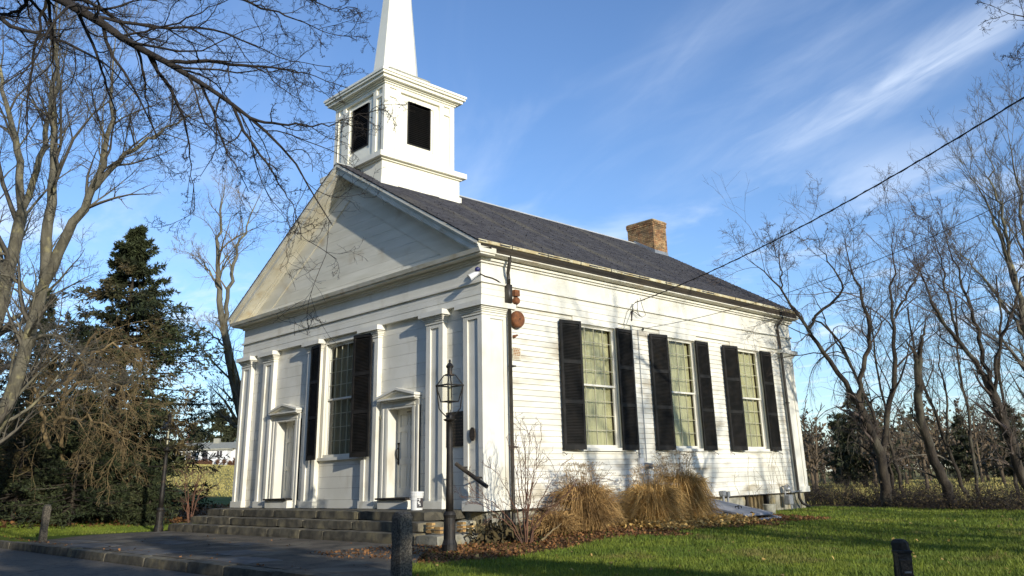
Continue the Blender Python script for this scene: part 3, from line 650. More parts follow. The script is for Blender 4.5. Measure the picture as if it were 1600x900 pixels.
# doors -----------------------------------------------------------------
def door(op, handle_side, hood, label=None):
    u0, u1, z0, z1 = op; D = link('door', None, C, ((u0 + u1) / 2, .3, z0)); yb = .36
    part('leaf', MB().box(u0 - .01, u1 + .01, yb, yb + .045, z0, z1), 'white', D)
    wd = u1 - u0; st = .12; mid = (u0 + u1) / 2
    fr = MB(); y1 = yb - .004
    for a, b, c, d in ((u0, u0 + st, z0, z1), (u1 - st, u1, z0, z1), (mid - .05, mid + .05, z0 + .2, z1 - .12), (u0 + st, u1 - st, z0, z0 + .2), (u0 + st, u1 - st, z1 - .12, z1)): fr.box(a, b, yb - .022, yb + .001, c, d)
    for zc in (z0 + .78, z0 + 1.52): fr.box(u0 + st, mid - .05, yb - .021, yb + .001, zc - .06, zc + .06); fr.box(mid + .05, u1 - st, yb - .021, yb + .001, zc - .06, zc + .06)
    part('door_frame_rails', fr, 'white', D)
    for a, b in ((u0 + st, mid - .05), (mid + .05, u1 - st)):
        for c, d in ((z0 + .2, z0 + .72), (z0 + .84, z0 + 1.46), (z0 + 1.58, z1 - .12)): part('panel', MB().box(a + .035, b - .035, yb - .014, yb + .002, c + .035, d - .035), 'white', D)
    # jambs, casing
    S_ = link('door_surround', None, C, (mid, .1, z0)); j = MB()
    j.box(u0 - .03, u0, .06, .42, z0 - .02, z1 + .0); j.box(u1, u1 + .03, .06, .42, z0 - .02, z1); j.box(u0 - .03, u1 + .03, .06, .42, z1, z1 + .03); part('jamb', j, 'white', S_)
    c = MB(); bz = .0
    for a, b, y0 in ((u0 - .24, u0 - .03, .085), (u0 - .24, u0 - .18, .05), (u0 - .11, u0 - .035, .055), (u1 + .03, u1 + .24, .085), (u1 + .18, u1 + .24, .05), (u1 + .035, u1 + .11, .055)): c.box(a, b, y0, .131 if y0 != .085 else .1295, .0, z1 + .03)
    c.box(u0 - .24, u1 + .24, .07, .131, z1 + .031, z1 + .17); c.box(u0 - .10, u1 + .10, .055, .1305, z1 + .05, z1 + .10); part('casing', c, 'white', S_)
    h0 = z1 + .17; a, b = u0 - .26, u1 + .26; m_ = MB(); m_.box(a + .04, b - .04, -.03, .131, h0, h0 + .03); m_.box(a, b, -.09, .13, h0 + .03, h0 + .065); part('hood_cornice', m_, 'white', S_)
    pk = h0 + .30; pe = h0 + .13; m_ = MB(); mp_ = (a + b) / 2
    m_.prism([(a + .05, .02, h0 + .066), (b - .05, .02, h0 + .066), (mp_, .02, pk - .04)], (0, .11, 0)); part('hood_tympanum', m_, 'white', S_)
    for s0 in (a, b):
        m_ = MB(); sgn = 1 if s0 == b else -1; e = s0 + sgn * .02
        m_.prism([(mp_, -.10, pk), (e, -.10, pe), (e, -.10, pe - .05), (mp_, -.10, pk - .055)], (0, .23, 0)); m_.prism([(mp_, -.06, pk - .055), (s0, -.06, pe - .05), (s0, -.06, pe - .075), (mp_, -.06, pk - .085)], (0, .19, 0)); part('hood_rake', m_, 'white', S_)
    part('threshold', rough_block(u0 - .16, u1 + .10, -.16, .40, z0 - .05, z0 - .003, .004, u0), 'iron', S_)
    part('sill_board', MB().box(u0 - .12, u1 + .08, -.10, .40, .0, z0 - .052), 'white', S_)
    if handle_side:
        hx = u0 + .075; hd = MB(); hd.box(hx - .025, hx + .025, yb - .03, yb - .02, z0 + .75, z0 + 1.20); hd.tube([(hx, yb - .03, z0 + 1.10), (hx, yb - .09, z0 + 1.06), (hx, yb - .10, z0 + .98), (hx, yb - .075, z0 + .86), (hx, yb - .03, z0 + .82)], .012, 8)
        hd.lathe([(.03, -.02), (.035, 0), (.03, .02)], (hx, yb - .03, z0 + 1.20), 10); hd.lathe([(.005, -.05), (.025, -.02), (.028, .02), (.02, .05)], (hx, yb - .03, z0 + .76), 10); part('handle', hd, 'iron', D, smooth=True)
    # small painted lettering at the head of the leaf
    for q in range(5): part('letter', MB().box(mid - .09 + q * .036, mid - .07 + q * .036, yb - .0245, yb - .021, z1 - .085, z1 - .055), 'bronze', D)
door(DL, False, None); door(DR, True, None)
# brass bell push by the right door, hand rail
part('door_light', MB().box(-3.80, -3.72, .07, .125, 2.03, 2.11), 'gutter', C)
hr = MB().tube([(-.62, -.2, .90), (.33, -.2, .44)], .042, 10); hr.tube([(-.5, -.2, .83), (-.5, .0, .83)], .018, 6).tube([(-.05, -.2, .62), (-.05, .0, .62)], .018, 6); part('handrail', hr, 'darkwood', C, smooth=True)
# downspouts
d = MB(); d.tube([(.27, .62, 5.40), (.27, .62, 5.22), (.14, .68, 4.98), (.09, .745, 4.85)], .04, 10); d.tube([(.09, .745, 4.86), (.09, .745, -.30), (.10, .745, -.42), (.20, .80, -.50)], .042, 10); d.box(.02, .145, .69, .80, 4.30, 4.72)
part('downspout', d, 'downpipe', C, smooth=True)
part('downspout', MB().tube([(.05, .58, -.03), (.05, .58, -.55)], .035, 8), 'downpipe', C, smooth=True)
d = MB(); d.tube([(.27, 12.70, 5.40), (.27, 12.70, 5.24), (.12, 12.60, 5.03), (.07, 12.66, 4.9)], .04, 10); d.tube([(.07, 12.66, 4.92), (.07, 12.72, 4.1), (.07, 12.76, -.2), (.10, 12.85, -.35), (.25, 13.0, -.46)], .042, 10); part('downspout', d, 'downpipe', C, smooth=True)
part('downspout_brackets', MB().box(.03, .145, .735, .87, 2.9, 2.93).box(.03, .145, .735, .87, 1.2, 1.23).box(.02, .12, 12.67, 12.79, 2.6, 2.63), 'iron', C)
# foundation stones, side and front corner
FD = link('foundation', None, C, (-.3, 6.8, -.5)); part('mortar_bed', MB().box(-.5, -.16, .15, 10.02, -.9, -.05).box(-.5, -.16, 11.3, 13.45, -.9, -.05).box(-10.8, -.2, .16, .4, -.9, -.06).box(-10.8, -.2, 13.0, 13.4, -.9, -.05).box(-10.9, -10.7, .4, 13, -.9, -.05).box(-.5, -.4, 10.02, 11.3, -.9, -.05), 'mortar', FD)
y = .14; k = 0
while y < 13.4:
    ln = rs.uniform(.75, 1.5)
    if y < 10.05 < y + ln + .4: ln = 10.05 - y
    if y > 10.0 and y < 10.2: y = 11.28; continue
    y1 = min(y + ln, 13.44)
    if k % 3 == 1 and y < 10:
        part('stone', rough_block(-.3, -.10, y + .01, y1 - .01, -.85, -.34, .018, k), 'found', FD); part('stone', rough_block(-.3, -.11, y + .01, y1 - .01, -.32, -.055, .018, k + 9), 'found', FD)
    else: part('stone', rough_block(-.3, -.09, y + .01, y1 - .01, -.85, -.055, .02, k), 'found', FD)
    y = y1; k += 1
for x0_, x1_ in ((-.62, -.12), (-1.3, -.64)): part('stone', rough_block(x0_ + .01, x1_, .12, .3, -.85, -.06, .02, x0_), 'found', FD)
part('water_table', MB().box(-.3, -.02, .80, 12.76, -.058, -.033), 'darkwood', C)
VT = link('basement_vent', None, C, (-.2, 10.6, -.3)); part('vent_frame', MB().box(-.3, -.10, 10.06, 10.16, -.6, -.06).box(-.3, -.10, 11.16, 11.27, -.6, -.06).box(-.3, -.12, 10.16, 11.16, -.60, -.48), 'darkwood', VT)
for q in range(5): part('slat', MB().box(-.22, -.17, 10.19 + q * .2, 10.29 + q * .2, -.48, -.06), 'twigtan', VT)

# ------------------------------------------------------------------ stone steps
SP = thing('stone_steps', 'worn granite steps running along the white church front', 'steps', (-5.5, -.8, -.57))
def course(cuts, zt, zb, yl, yr, yback, xl, xr):
    xs_ = [xl] + cuts + [xr]
    for a, b in zip(xs_, xs_[1:]):
        f = lambda x: yl + (yr - yl) * (x - xl) / (xr - xl)
        part('step_stone', rough_block(a + .006, b - .006, f(a), yback, zb, zt + rs.uniform(-.006, .006), .014, a * 7 + zt, .14, f(b)), 'granite', SP)
course([-9.9, -8.7, -7.0, -4.9, -3.1], -.006, -.19, -.75, -1.0, .12, -11.0, -.65)
course([-10.2, -8.8, -6.2, -5.0, -2.9], -.19, -.38, -1.08, -1.27, -.55, -11.3, -.5)
course([-10.9, -10.3, -8.7, -6.1, -4.6, -3.6], -.38, -.66, -1.42, -1.52, -.85, -11.95, -.42)
part('step_stone', rough_block(-.64, -.12, -.42, .1, -.2, -.01, .012, 5), 'found', SP) if False else None
part('side_stone', rough_block(-1.1, -.52, -.52, .1, -.64, -.385, .015, 31), 'found', SP); part('side_stone', rough_block(-.41, .28, -1.42, -.35, -.66, -.40, .015, 71), 'found', SP)
part('side_stone', rough_block(-.50, -.30, -.34, .1, -.66, -.2, .015, 21), 'found', SP)
# ------------------------------------------------------------------ loose yellow bricks beside the steps
bks = [(0, 0, 'stack', 'lower'), ]
pos = [(-.30, -1.12, 0, 'bottom brick of the near short stack by the lamp post'), (-.30, -1.12, 1, 'middle brick of the near short stack by the lamp post'), (-.30, -1.12, 2, 'top brick of the near short stack by the lamp post'),
       (.00, -1.16, 0, 'bottom brick of the middle pair behind the lamp post'), (.00, -1.16, 1, 'upper brick of the middle pair behind the lamp post'),
       (.06, -.92, 0, 'lowest brick of the tall stack next to the post'), (.06, -.92, 1, 'second brick up in the tall stack next to the post'), (.06, -.92, 2, 'topmost brick of the tall stack next to the post'),
       (.13, -.70, 0, 'bottom brick of the stack nearest the church corner'), (.13, -.70, 1, 'middle brick of the stack nearest the church corner'), (.13, -.70, 2, 'top brick of the stack nearest the church corner'),
       (.19, -.52, 0, 'lower brick of the last pair at the corner end'), (.19, -.52, 1, 'upper brick of the last pair at the corner end')]
for (x, y, k, lb) in pos:
    q = rough_block(x - .10, x + .10, y - .05, y + .05, -.385 + k * .067, -.385 + k * .067 + .06, .004, x * 9 + k, .07); o = part('loose_brick', q, 'ybrick', None); tag(o, 'yellow ' + lb, 'brick', 'loose bricks stacked beside the steps')
# ------------------------------------------------------------------ bucket on the top step
def bucket(loc, r, h, mats, label, cat='bucket'):
    o = thing('bucket', label, cat, loc); m_ = MB().lathe([(r * .86, 0), (r * .9, h * .5), (r, h * .93), (r * 1.04, h * .93), (r * 1.04, h), (r * .97, h), (r * .95, h * .96), (r * .8, .02)], (0, 0, 0), 24)
    m_.v = [(a + loc[0], b + loc[1], c + loc[2]) for a, b, c in m_.v]; part('body', m_, mats, o, smooth=False); return o
bl = (-1.66, -.42, 0.0)
o = bucket(bl, .145, .37, 'plastic', 'white plastic bucket with dark label standing on the top step beside the right door')
rib = MB()
for z in (.27, .30, .33): rib.lathe([(.135, z), (.152, z + .004), (.152, z + .012), (.135, z + .016)], bl, 24)
part('ribs', rib, 'plastic', o)
q = MB()
for i in range(5):
    a0 = R(-52 + i * 13 + 18); a1 = R(-52 + (i + 1) * 13 + 18); r_ = .1405
    p = [(bl[0] + r_ * math.cos(a), bl[1] + r_ * math.sin(a), bl[2] + z) for a, z in ((a0, .05), (a1, .05), (a1, .24), (a0, .24))]; b = len(q.v); q.v += p; q.f.append((b, b + 1, b + 2, b + 3))
part('paper_label', q, 'ink', o)
q = MB(); a0 = R(-18); r_ = .1425
for (aa, zz_, ww, hh) in ((-16, .12, .05, .02), (-22, .15, .04, .02), (-12, .19, .03, .03), (-8, .09, .03, .02)):
    a = R(aa); c_ = (bl[0] + r_ * math.cos(a), bl[1] + r_ * math.sin(a)); t_ = (-math.sin(a), math.cos(a)); b = len(q.v)
    q.v += [(c_[0] - t_[0] * ww / 2, c_[1] - t_[1] * ww / 2, zz_), (c_[0] + t_[0] * ww / 2, c_[1] + t_[1] * ww / 2, zz_), (c_[0] + t_[0] * ww / 2, c_[1] + t_[1] * ww / 2, zz_ + hh), (c_[0] - t_[0] * ww / 2, c_[1] - t_[1] * ww / 2, zz_ + hh)]; q.f.append((b, b + 1, b + 2, b + 3))
part('label_print', q, 'plastic', o)
q = MB().tube([(bl[0] + .15 * math.cos(t), bl[1] + .15 * math.sin(t) , bl[2] + .30 - .1 * math.sin((t + 2.6) * 1.0) * 1.0) for t in [(-2.6 + i * .16) for i in range(20)]], .004, 6); part('wire_handle', q, 'plastic', o)

# ------------------------------------------------------------------ plaques, bell, sign, lights
P_ = thing('wall_plaque', 'dark rectangular plaque on the front wall behind the lantern post', 'plaque', (-1.0, .1, 1.6)); part('plate', MB().box(-1.32, -.63, .10, .128, 1.27, 2.0), 'dark', P_, bevel=.004)
q = MB(); q.box(-1.32, -.63, .094, .099, 1.27, 1.285); q.box(-1.32, -.63, .094, .099, 1.985, 2.0); part('rim', q, 'dark', P_)
q = MB(); rr = random.Random(4)
for i in range(9):
    x = -1.25
    while x < -.74: wd = rr.uniform(.02, .07); q.box(x, min(x + wd, -.7), .0965, .0995, 1.35 + i * .066, 1.35 + i * .066 + .022); x += wd + .018
part('raised_lettering', q, 'bronze', P_, kind='stuff')
q = MB(); n = 28
q.v = [(-.31 + .085 * math.cos(2 * math.pi * k / n), y, 1.49 + .14 * math.sin(2 * math.pi * k / n)) for y in (-.028, -.002) for k in range(n)]; q.f = [tuple(range(n)), tuple(range(2 * n - 1, n - 1, -1))] + [(k, (k + 1) % n, n + (k + 1) % n, n + k) for k in range(n)]
o = thing('oval_plaque', 'small oval bronze plaque fixed to the corner pilaster', 'plaque', (-.31, -.01, 1.35)); part('plate', q, 'bronze', o)
q = MB(); q.v = [(-.31 + s_ * math.cos(2 * math.pi * k / n), y, 1.49 + s_ * 1.65 * math.sin(2 * math.pi * k / n)) for y, s_ in ((-.034, .078), (-.034, .068)) for k in range(n)]; q.f = [(k, (k + 1) % n, n + (k + 1) % n, n + k) for k in range(n)]; part('rim', q, 'dark', o)
def disc(y, z, r, x0, x1, n=28, dome=True):
    m_ = MB(); b = 0; rings = [(x0, r), (x0 + (x1 - x0) * .55, r), (x0 + (x1 - x0) * .85, r * .9), (x1, r * .72)]
    for xx, rad in rings:
        for k in range(n): m_.v.append((xx, y + rad * math.cos(2 * math.pi * k / n), z + rad * math.sin(2 * math.pi * k / n)))
    for i in range(3):
        for k in range(n): m_.f.append((i * n + k, i * n + (k + 1) % n, (i + 1) * n + (k + 1) % n, (i + 1) * n + k))
    m_.f += [tuple(range(n)), tuple(3 * n + k for k in range(n))]; return m_
o = thing('alarm_bell', 'large round rusty alarm bell on the side wall under the eave', 'bell', (0, 1.12, 3.7)); part('gong', disc(1.05, 3.98, .19, -.0, .11), 'rust', o); part('back_box', MB().box(-.05, .0, .95, 1.15, 3.88, 4.08), 'rust', o); part('centre_bolt', disc(1.05, 3.98, .018, .111, .125, 12), 'dark', o)
o = thing('alarm_horn', 'rusty square horn with round lamp above the alarm bell', 'horn', (0, 1.05, 4.3)); part('horn_box', MB().box(.0, .1, .93, 1.08, 4.50, 4.64), 'rust', o); part('round_lamp', disc(1.02, 4.40, .085, .0, .10), 'rust', o)
o = thing('junction_knob', 'small rusty knob on the clapboards below the bell', 'knob', (0, 1.02, 3.58)); part('knob', disc(.99, 3.60, .035, -.05, .03, 12), 'rust', o); part('plug', MB().box(-.02, .035, 1.02, 1.06, 3.61, 3.64), 'rust', o)
o = thing('warning_sign', 'small faded paper sign with brown print on the side clapboards', 'sign', (-.04, 1.0, 3.1)); part('board', MB().box(-.052, -.036, .95, 1.19, 3.08, 3.36), 'sign', o)
q = MB(); rr = random.Random(3)
for z in (3.33, 3.295, 3.26, 3.225, 3.19): 
    y = .965
    while y < 1.16: wd = rr.uniform(.02, .06); q.box(-.036, -.033, y, min(y + wd, 1.175), z - .012, z + .012); y += wd + rr.uniform(.008, .02)
for z in (3.15, 3.13, 3.11): q.box(-.036, -.033, .97, 1.14, z - .003, z + .003)
part('print', q, 'signink', o)
o = thing('flood_light', 'small white floodlight with dark blue mount on the cornice corner', 'light', (-.05, -.12, 4.85))
hd = MB().tube([(-.10, -.26, 4.77), (-.04, -.14, 4.86), (.0, -.06, 4.90)], [.075, .06, .03], 14); part('lamp_head', hd, 'plastic', o, smooth=True)
q = MB().lathe([(.02, 0), (.055, .01), (.06, .05), (.05, .08), (.02, .1)], (-.03, -.08, 4.93), 12); part('sensor', q, 'blue', o, smooth=True)
part('cord', MB().tube([(.0, -.04, 4.88), (.02, .1, 4.84), (.02, .3, 4.83), (.02, .45, 4.80), (.03, .6, 4.73)], .012, 6), 'cable', o)
# electric meter, mast and cables
o = thing('electric_meter', 'round glass electric meter on a box between two shutters of the side wall', 'meter', (-.04, 5.36, .8))
part('socket_box', MB().box(-.05, .03, 5.16, 5.31, .62, .98), 'plastic', o); part('meter_can', disc(5.46, .79, .085, -.05, .06, 20), 'grey', o); part('glass_dome', disc(5.47, .79, .07, .06, .16, 20), 'grey', o)
part('conduit', MB().tube([(-.02, 5.22, .98), (-.02, 5.22, 4.45)], .017, 8).tube([(-.02, 5.30, .62), (-.02, 5.34, .3), (-.02, 5.33, -.05)], .012, 6).tube([(-.03, 5.52, .66), (-.03, 5.52, .2)], .010, 6).tube([(-.03, 5.50, .9), (-.03, 5.50, 4.2)], .009, 6), 'grey', o)
q = MB().tube([(-.01, 5.22, 4.40), (.02, 5.23, 4.62), (.06, 5.24, 4.66)], .028, 8); part('service_head', q, 'cable', o)
def plane_pts(A, B, pix):
    A = np.array(A); B = np.array(B); dxy = (B - A)[:2]; out = []
    nrm = np.array([-dxy[1], dxy[0]]); 
    for px, py in pix:
        d = ray(px, py); t = ((A[:2] - CAM[:2]) @ nrm) / (d[:2] @ nrm); p = CAM + d * t; out.append(tuple(p))
    return out
PW = thing('power_cable', 'thick dark power cable rising from the side wall to the upper right', 'cable', (.08, 5.3, 4.87))
A = (.08, 5.32, 4.88); B = (22, -3.8, 8.0)
pts = [A] + plane_pts(A, B, [(1060, 443), (1150, 402), (1240, 362), (1300, 329), (1365, 290), (1450, 237), (1530, 195), (1600, 149)])
pts_n = np.array(pts); s_ = np.hypot(*(pts_n[:, :2] - pts_n[0, :2]).T); co = np.polyfit(s_, pts_n[:, 2], 2); co[2] += pts_n[0, 2] - np.polyval(co, 0)
ux_ = (np.array(B[:2]) - np.array(A[:2])); ux_ /= np.hypot(*ux_)
line = [(A[0] + ux_[0] * t, A[1] + ux_[1] * t, float(np.polyval(co, t))) for t in np.linspace(0, 24, 60)]
part('insulated_line', MB().tube(line, .011, 6), 'cable', PW)
tw = [(p[0] + .014 * math.cos(i * 1.3), p[1], p[2] + .016 * math.sin(i * 1.3)) for i, p in enumerate([(A[0] + ux_[0] * t, A[1] + ux_[1] * t, float(np.polyval(co, t))) for t in np.linspace(0, 24, 200)])]
part('bare_messenger', MB().tube(tw, .006, 4), 'cable', PW)
lp = MB()
lp.tube([(.1, 5.3, 4.88), (.08, 5.2, 4.78), (.06, 5.24, 4.66)], .007, 5); lp.tube([(.25, 5.2, 4.93), (.2, 5.25, 4.62), (.12, 5.45, 4.52), (.08, 5.3, 4.62), (.05, 5.24, 4.64)], .007, 5)
lp.tube([(.35, 5.2, 4.95), (.25, 5.4, 4.75), (.15, 5.65, 4.58), (.1, 5.55, 4.52), (.06, 5.3, 4.64)], .007, 5); lp.tube([(.15, 5.28, 4.9), (.05, 5.0, 4.6), (.0, 4.85, 4.2)], .005, 5)
part('drip_loops', lp, 'cable', PW)
PW2 = thing('telephone_wire', 'thin wire sloping up from the side wall below the power cable', 'wire', (.0, 5.7, 4.25))
A2 = (.0, 5.70, 4.25); B2 = (25, 5.5, 7.0)
pts_n = np.array([A2] + plane_pts(A2, B2, [(1135, 490), (1245, 457), (1400, 391), (1500, 350), (1600, 308)])); s_ = np.hypot(*(pts_n[:, :2] - pts_n[0, :2]).T); co = np.polyfit(s_, pts_n[:, 2], 2); co[2] += pts_n[0, 2] - np.polyval(co, 0)
ux_ = (np.array(B2[:2]) - np.array(A2[:2])); ux_ /= np.hypot(*ux_)
part('wire', MB().tube([(A2[0] + ux_[0] * t, A2[1] + ux_[1] * t, float(np.polyval(co, t))) for t in np.linspace(0, 24, 50)], .007, 5), 'cable', PW2)
part('wall_hook', MB().lathe([(.01, 0), (.025, .02), (.025, .05), (.01, .07)], (-.01, 5.70, 4.2), 8), 'iron', PW2)
# gas meter, hatch, pails
o = thing('gas_meter', 'grey gas meter with regulator at the rear end of the side wall', 'meter', (.1, 12.0, -.5))
q = MB().lathe([(.03, 0), (.09, .02), (.11, .08), (.09, .14), (.03, .16)], (.16, 11.95, .0), 14); part('regulator', q, 'grey', o, smooth=True); q = MB().box(.06, .26, 11.82, 12.06, -.36, -.08); part('meter_body', q, 'grey', o, bevel=.03)
part('pipes', MB().tube([(.12, 11.85, -.1), (.12, 11.85, .16), (.12, 12.05, .2), (.12, 12.2, .1), (.12, 12.2, -.02), (.08, 12.9, .0)], .022, 8).tube([(.2, 12.0, -.36), (.2, 12.0, -.6)], .025, 8), 'grey', o)
o = thing('cellar_hatch', 'grey sloping cellar hatch with a handle against the side foundation', 'hatch', (.9, 7.6, -.55))
fr = MB(); y0, y1 = 6.85, 8.25
fr.prism([(-.08, y0, -.12), (1.95, y0, -.50), (1.95, y0, -.66), (-.08, y0, -.66)], (0, .1, 0)); fr.prism([(-.08, y1 - .1, -.12), (1.95, y1 - .1, -.50), (1.95, y1 - .1, -.66), (-.08, y1 - .1, -.66)], (0, .1, 0)); fr.box(1.87, 1.955, y0 + .1, y1 - .1, -.66, -.492); part('kerb_frame', fr, 'hatch', o)
def hs(x0, x1, ya, yb, up, th):
    zf = lambda x: -.12 - .187 * (x + .08)
    return [(x0, ya, zf(x0) + up), (x1, ya, zf(x1) + up), (x1, yb, zf(x1) + up), (x0, yb, zf(x0) + up), (x0, ya, zf(x0) + up + th), (x1, ya, zf(x1) + up + th), (x1, yb, zf(x1) + up + th), (x0, yb, zf(x0) + up + th)]
part('door_leaf', MB().hexa(hs(-.05, 1.75, y0 + .04, (y0 + y1) / 2 - .004, .02, .05)), 'hatch', o, bevel=.008); part('door_leaf', MB().hexa(hs(-.05, 1.75, (y0 + y1) / 2 + .004, y1 - .04, .02, .05)), 'hatch', o, bevel=.008)
part('handle', MB().tube([(1.15, 7.45, -.27), (1.15, 7.45, -.23), (1.25, 7.45, -.24), (1.25, 7.45, -.29)], .012, 6).tube([(1.1, 7.65, -.26), (1.1, 7.65, -.22), (1.2, 7.65, -.23), (1.2, 7.65, -.28)], .012, 6), 'iron', o)
part('concrete_lip', rough_block(1.80, 2.12, y0 - .05, y1 + .05, -.72, -.53, .015, 3), 'concrete', o)
o = thing('concrete_block', 'hollow concrete block beside the cellar hatch', 'block', (.75, 8.85, -.5)); part('shell', rough_block(.62, .92, 8.7, 8.86, -.6, -.34, .006, 2, .08), 'concrete', o); part('core_web', rough_block(.62, .92, 8.95, 9.1, -.6, -.345, .006, 3, .08), 'concrete', o); part('core_web', rough_block(.66, .72, 8.855, 8.955, -.6, -.36, .004, 3, .08), 'concrete', o)
o = bucket((.85, 9.62, -.52), .17, .26, 'concrete', 'weathered grey tub standing at the foundation past the hatch', 'tub')
o = thing('vent_pipes', 'pair of short grey vent pipes standing against the foundation', 'pipes', (.05, 8.75, -.5)); part('pipe', MB().tube([(.02, 8.70, -.5), (.02, 8.70, .02)], .035, 8).box(-.02, .08, 8.62, 8.76, .0, .12), 'grey', o); part('pipe', MB().tube([(.02, 8.92, -.5), (.02, 8.92, .0)], .03, 8).box(-.02, .07, 8.86, 8.98, -.04, .09), 'grey', o)

# ------------------------------------------------------------------ lamp posts
def lamp_post(loc, label, rz=0.0):
    T = thing('lamp_post', label, 'street lamp', loc, 'black lantern lamp posts beside the church'); x, y, z = loc
    base = MB().lathe([(.135, -.05), (.135, .12), (.125, .14), (.105, .2), (.10, .55), (.108, .58), (.115, .60), (.10, .64), (.085, .66)], loc, 16); part('base', base, 'iron', T, smooth=False)
    part('post', MB().lathe([(.07, .64), (.066, 1.0), (.052, 2.0), (.044, 2.20), (.07, 2.21), (.085, 2.235), (.05, 2.26), (.06, 2.29), (.03, 2.33)], loc, 16), 'iron', T, smooth=True)
    part('collar', MB().lathe([(.05, 2.19), (.11, 2.215), (.12, 2.235), (.06, 2.25)], loc, 8), 'iron', T)
    def c4(h, zz_): return [(x + math.cos(rz + R(45 + 90 * k)) * h * 1.414, y + math.sin(rz + R(45 + 90 * k)) * h * 1.414, z + zz_) for k in range(4)]
    zb, zm, zt = 2.55, 2.84, 3.03; hb, hm, ht = .115, .175, .075
    B_, Mi, T_ = c4(hb, zb), c4(hm, zm), c4(ht, zt); fr = MB()
    for k in range(4):
        fr.tube([B_[k], Mi[k]], .012, 6); fr.tube([Mi[k], T_[k]], .011, 6)
        fr.tube([B_[k], B_[(k + 1) % 4]], .010, 6); fr.tube([T_[k], T_[(k + 1) % 4]], .009, 6)
    Mo = c4(hm + .012, zm); m1 = c4(hm - .012, zm - .0)
    for k in range(4): k2 = (k + 1) % 4; fr.hexa([(*Mo[k][:2], z + zm - .012), (*Mo[k2][:2], z + zm - .012), (*m1[k2][:2], z + zm - .012), (*m1[k][:2], z + zm - .012), (*Mo[k][:2], z + zm + .012), (*Mo[k2][:2], z + zm + .012), (*m1[k2][:2], z + zm + .012), (*m1[k][:2], z + zm + .012)])
    ln = part('lantern', fr, 'iron', T)
    for k in range(4):
        k2 = (k + 1) % 4; q = MB(); q.v = [B_[k], B_[k2], Mi[k2], Mi[k]]; q.f = [(0, 1, 2, 3)]; part('glass_pane', q, 'lampglass', ln)
        q = MB(); q.v = [Mi[k], Mi[k2], T_[k2], T_[k]]; q.f = [(0, 1, 2, 3)]; part('roof_pane', q, 'lampglass', ln)
    part('burner', MB().lathe([(.02, 2.40), (.025, 2.56), (.03, 2.58), (.022, 2.62), (.022, 2.80), (.01, 2.83)], loc, 10), 'muntin', ln)
    part('bottom_plate', MB().prism([(*p[:2], z + zb - .012) for p in c4(hb * .55, 0)], (0, 0, .01)), 'iron', ln)
    part('chimney_cap', MB().lathe([(.09, 3.02), (.092, 3.045), (.05, 3.05), (.05, 3.16), (.066, 3.165), (.066, 3.175), (.075, 3.19), (.045, 3.235), (.015, 3.26), (.022, 3.285), (.018, 3.305), (.004, 3.32)], loc, 14), 'iron', ln, smooth=False)
    for k in range(4):
        a = rz + R(45 + 90 * k); dx, dy = math.cos(a), math.sin(a)
        pr = [(.235, 2.83), (.225, 2.62), (.20, 2.45), (.16, 2.39), (.09, 2.33), (.04, 2.27)] if k % 2 == 0 else [(.165, 2.55), (.155, 2.45), (.11, 2.37), (.04, 2.27)]
        pr = [(.245, 2.83), (.215, 2.58), (.195, 2.43), (.16, 2.38), (.09, 2.31), (.04, 2.26)]
        part('bracket', MB().tube([(x + dx * r_, y + dy * r_, z + zz_) for r_, zz_ in pr], .011, 6), 'iron', T)
    return T
lamp_post((1.27, -1.94, -.60), 'lantern lamp post before the church corner and dark plaque', R(-2))
lamp_post((-11.95, -1.66, -.60), 'lantern lamp post in shade left of the steps near the spruce', R(10))
# granite posts
def granite_post(x, y, z, w_, h_, label, lean=0.0):
    T = thing('granite_post', label, 'post', (x, y, z), 'granite posts along the kerb'); m_ = rough_block(-w_ / 2, w_ / 2, -w_ / 2, w_ / 2, -.15, h_, .012, x, .07)
    m_.v = [(a + x + lean * c, b + y, c + z) for a, b, c in m_.v]
    m_.v = [(a, b, c - (.02 if c > z + h_ - .03 and abs(a - x - lean * h_) > w_ * .35 else 0)) for a, b, c in m_.v]; part('shaft', m_, 'postgran', T)
granite_post(3.82, -4.86, -.60, .218, .80, 'rough square granite post standing before the steps at the kerb end')
granite_post(-10.5, -5.05, -.60, .17, .88, 'slim leaning granite post at the far end of the kerb', .03)
# dark post with electric box in the lawn
pz = at(1412, 905, 4.6); T = thing('service_post', 'short dark wooden post with an electric box in the right lawn', 'post', (pz[0], pz[1], -.62))
x, y = pz[0], pz[1]
ps = MB().lathe([(.045, -.1), (.042, .3), (.046, .5), (.05, .72), (.046, .80), (.03, .815)], (x, y, -.62), 9); ps.v = [(a + .012 * math.sin(c * 14), b, c) for a, b, c in ps.v]; part('stake', ps, 'bark', T)
def lb(cx, cy, w2, d2, z0, z1):   # box facing the road
    m_ = MB(); ra = RT[:2] / np.hypot(*RT[:2]); fa = np.array([ra[1], -ra[0]]); p = []
    for zz_ in (z0, z1):
        for a, b in ((-w2, -d2), (w2, -d2), (w2, d2), (-w2, d2)): q = np.array([cx, cy]) + ra * a + fa * b; p.append((q[0], q[1], zz_))
    return m_.hexa(p)
fa = np.array([RT[1], -RT[0]]); fa = fa / np.hypot(*fa)
bc = np.array([x, y]) + fa * .06 - RT[:2] * .012
part('box', lb(bc[0], bc[1], .036, .03, -.04, .13), 'dark', T, bevel=.004); part('cover', lb(bc[0] + fa[0] * .03, bc[1] + fa[1] * .03, .033, .006, -.025, .10), 'dark', T, bevel=.003); part('latch', lb(bc[0] + fa[0] * .04, bc[1] + fa[1] * .04, .018, .004, .03, .038), 'grey', T)
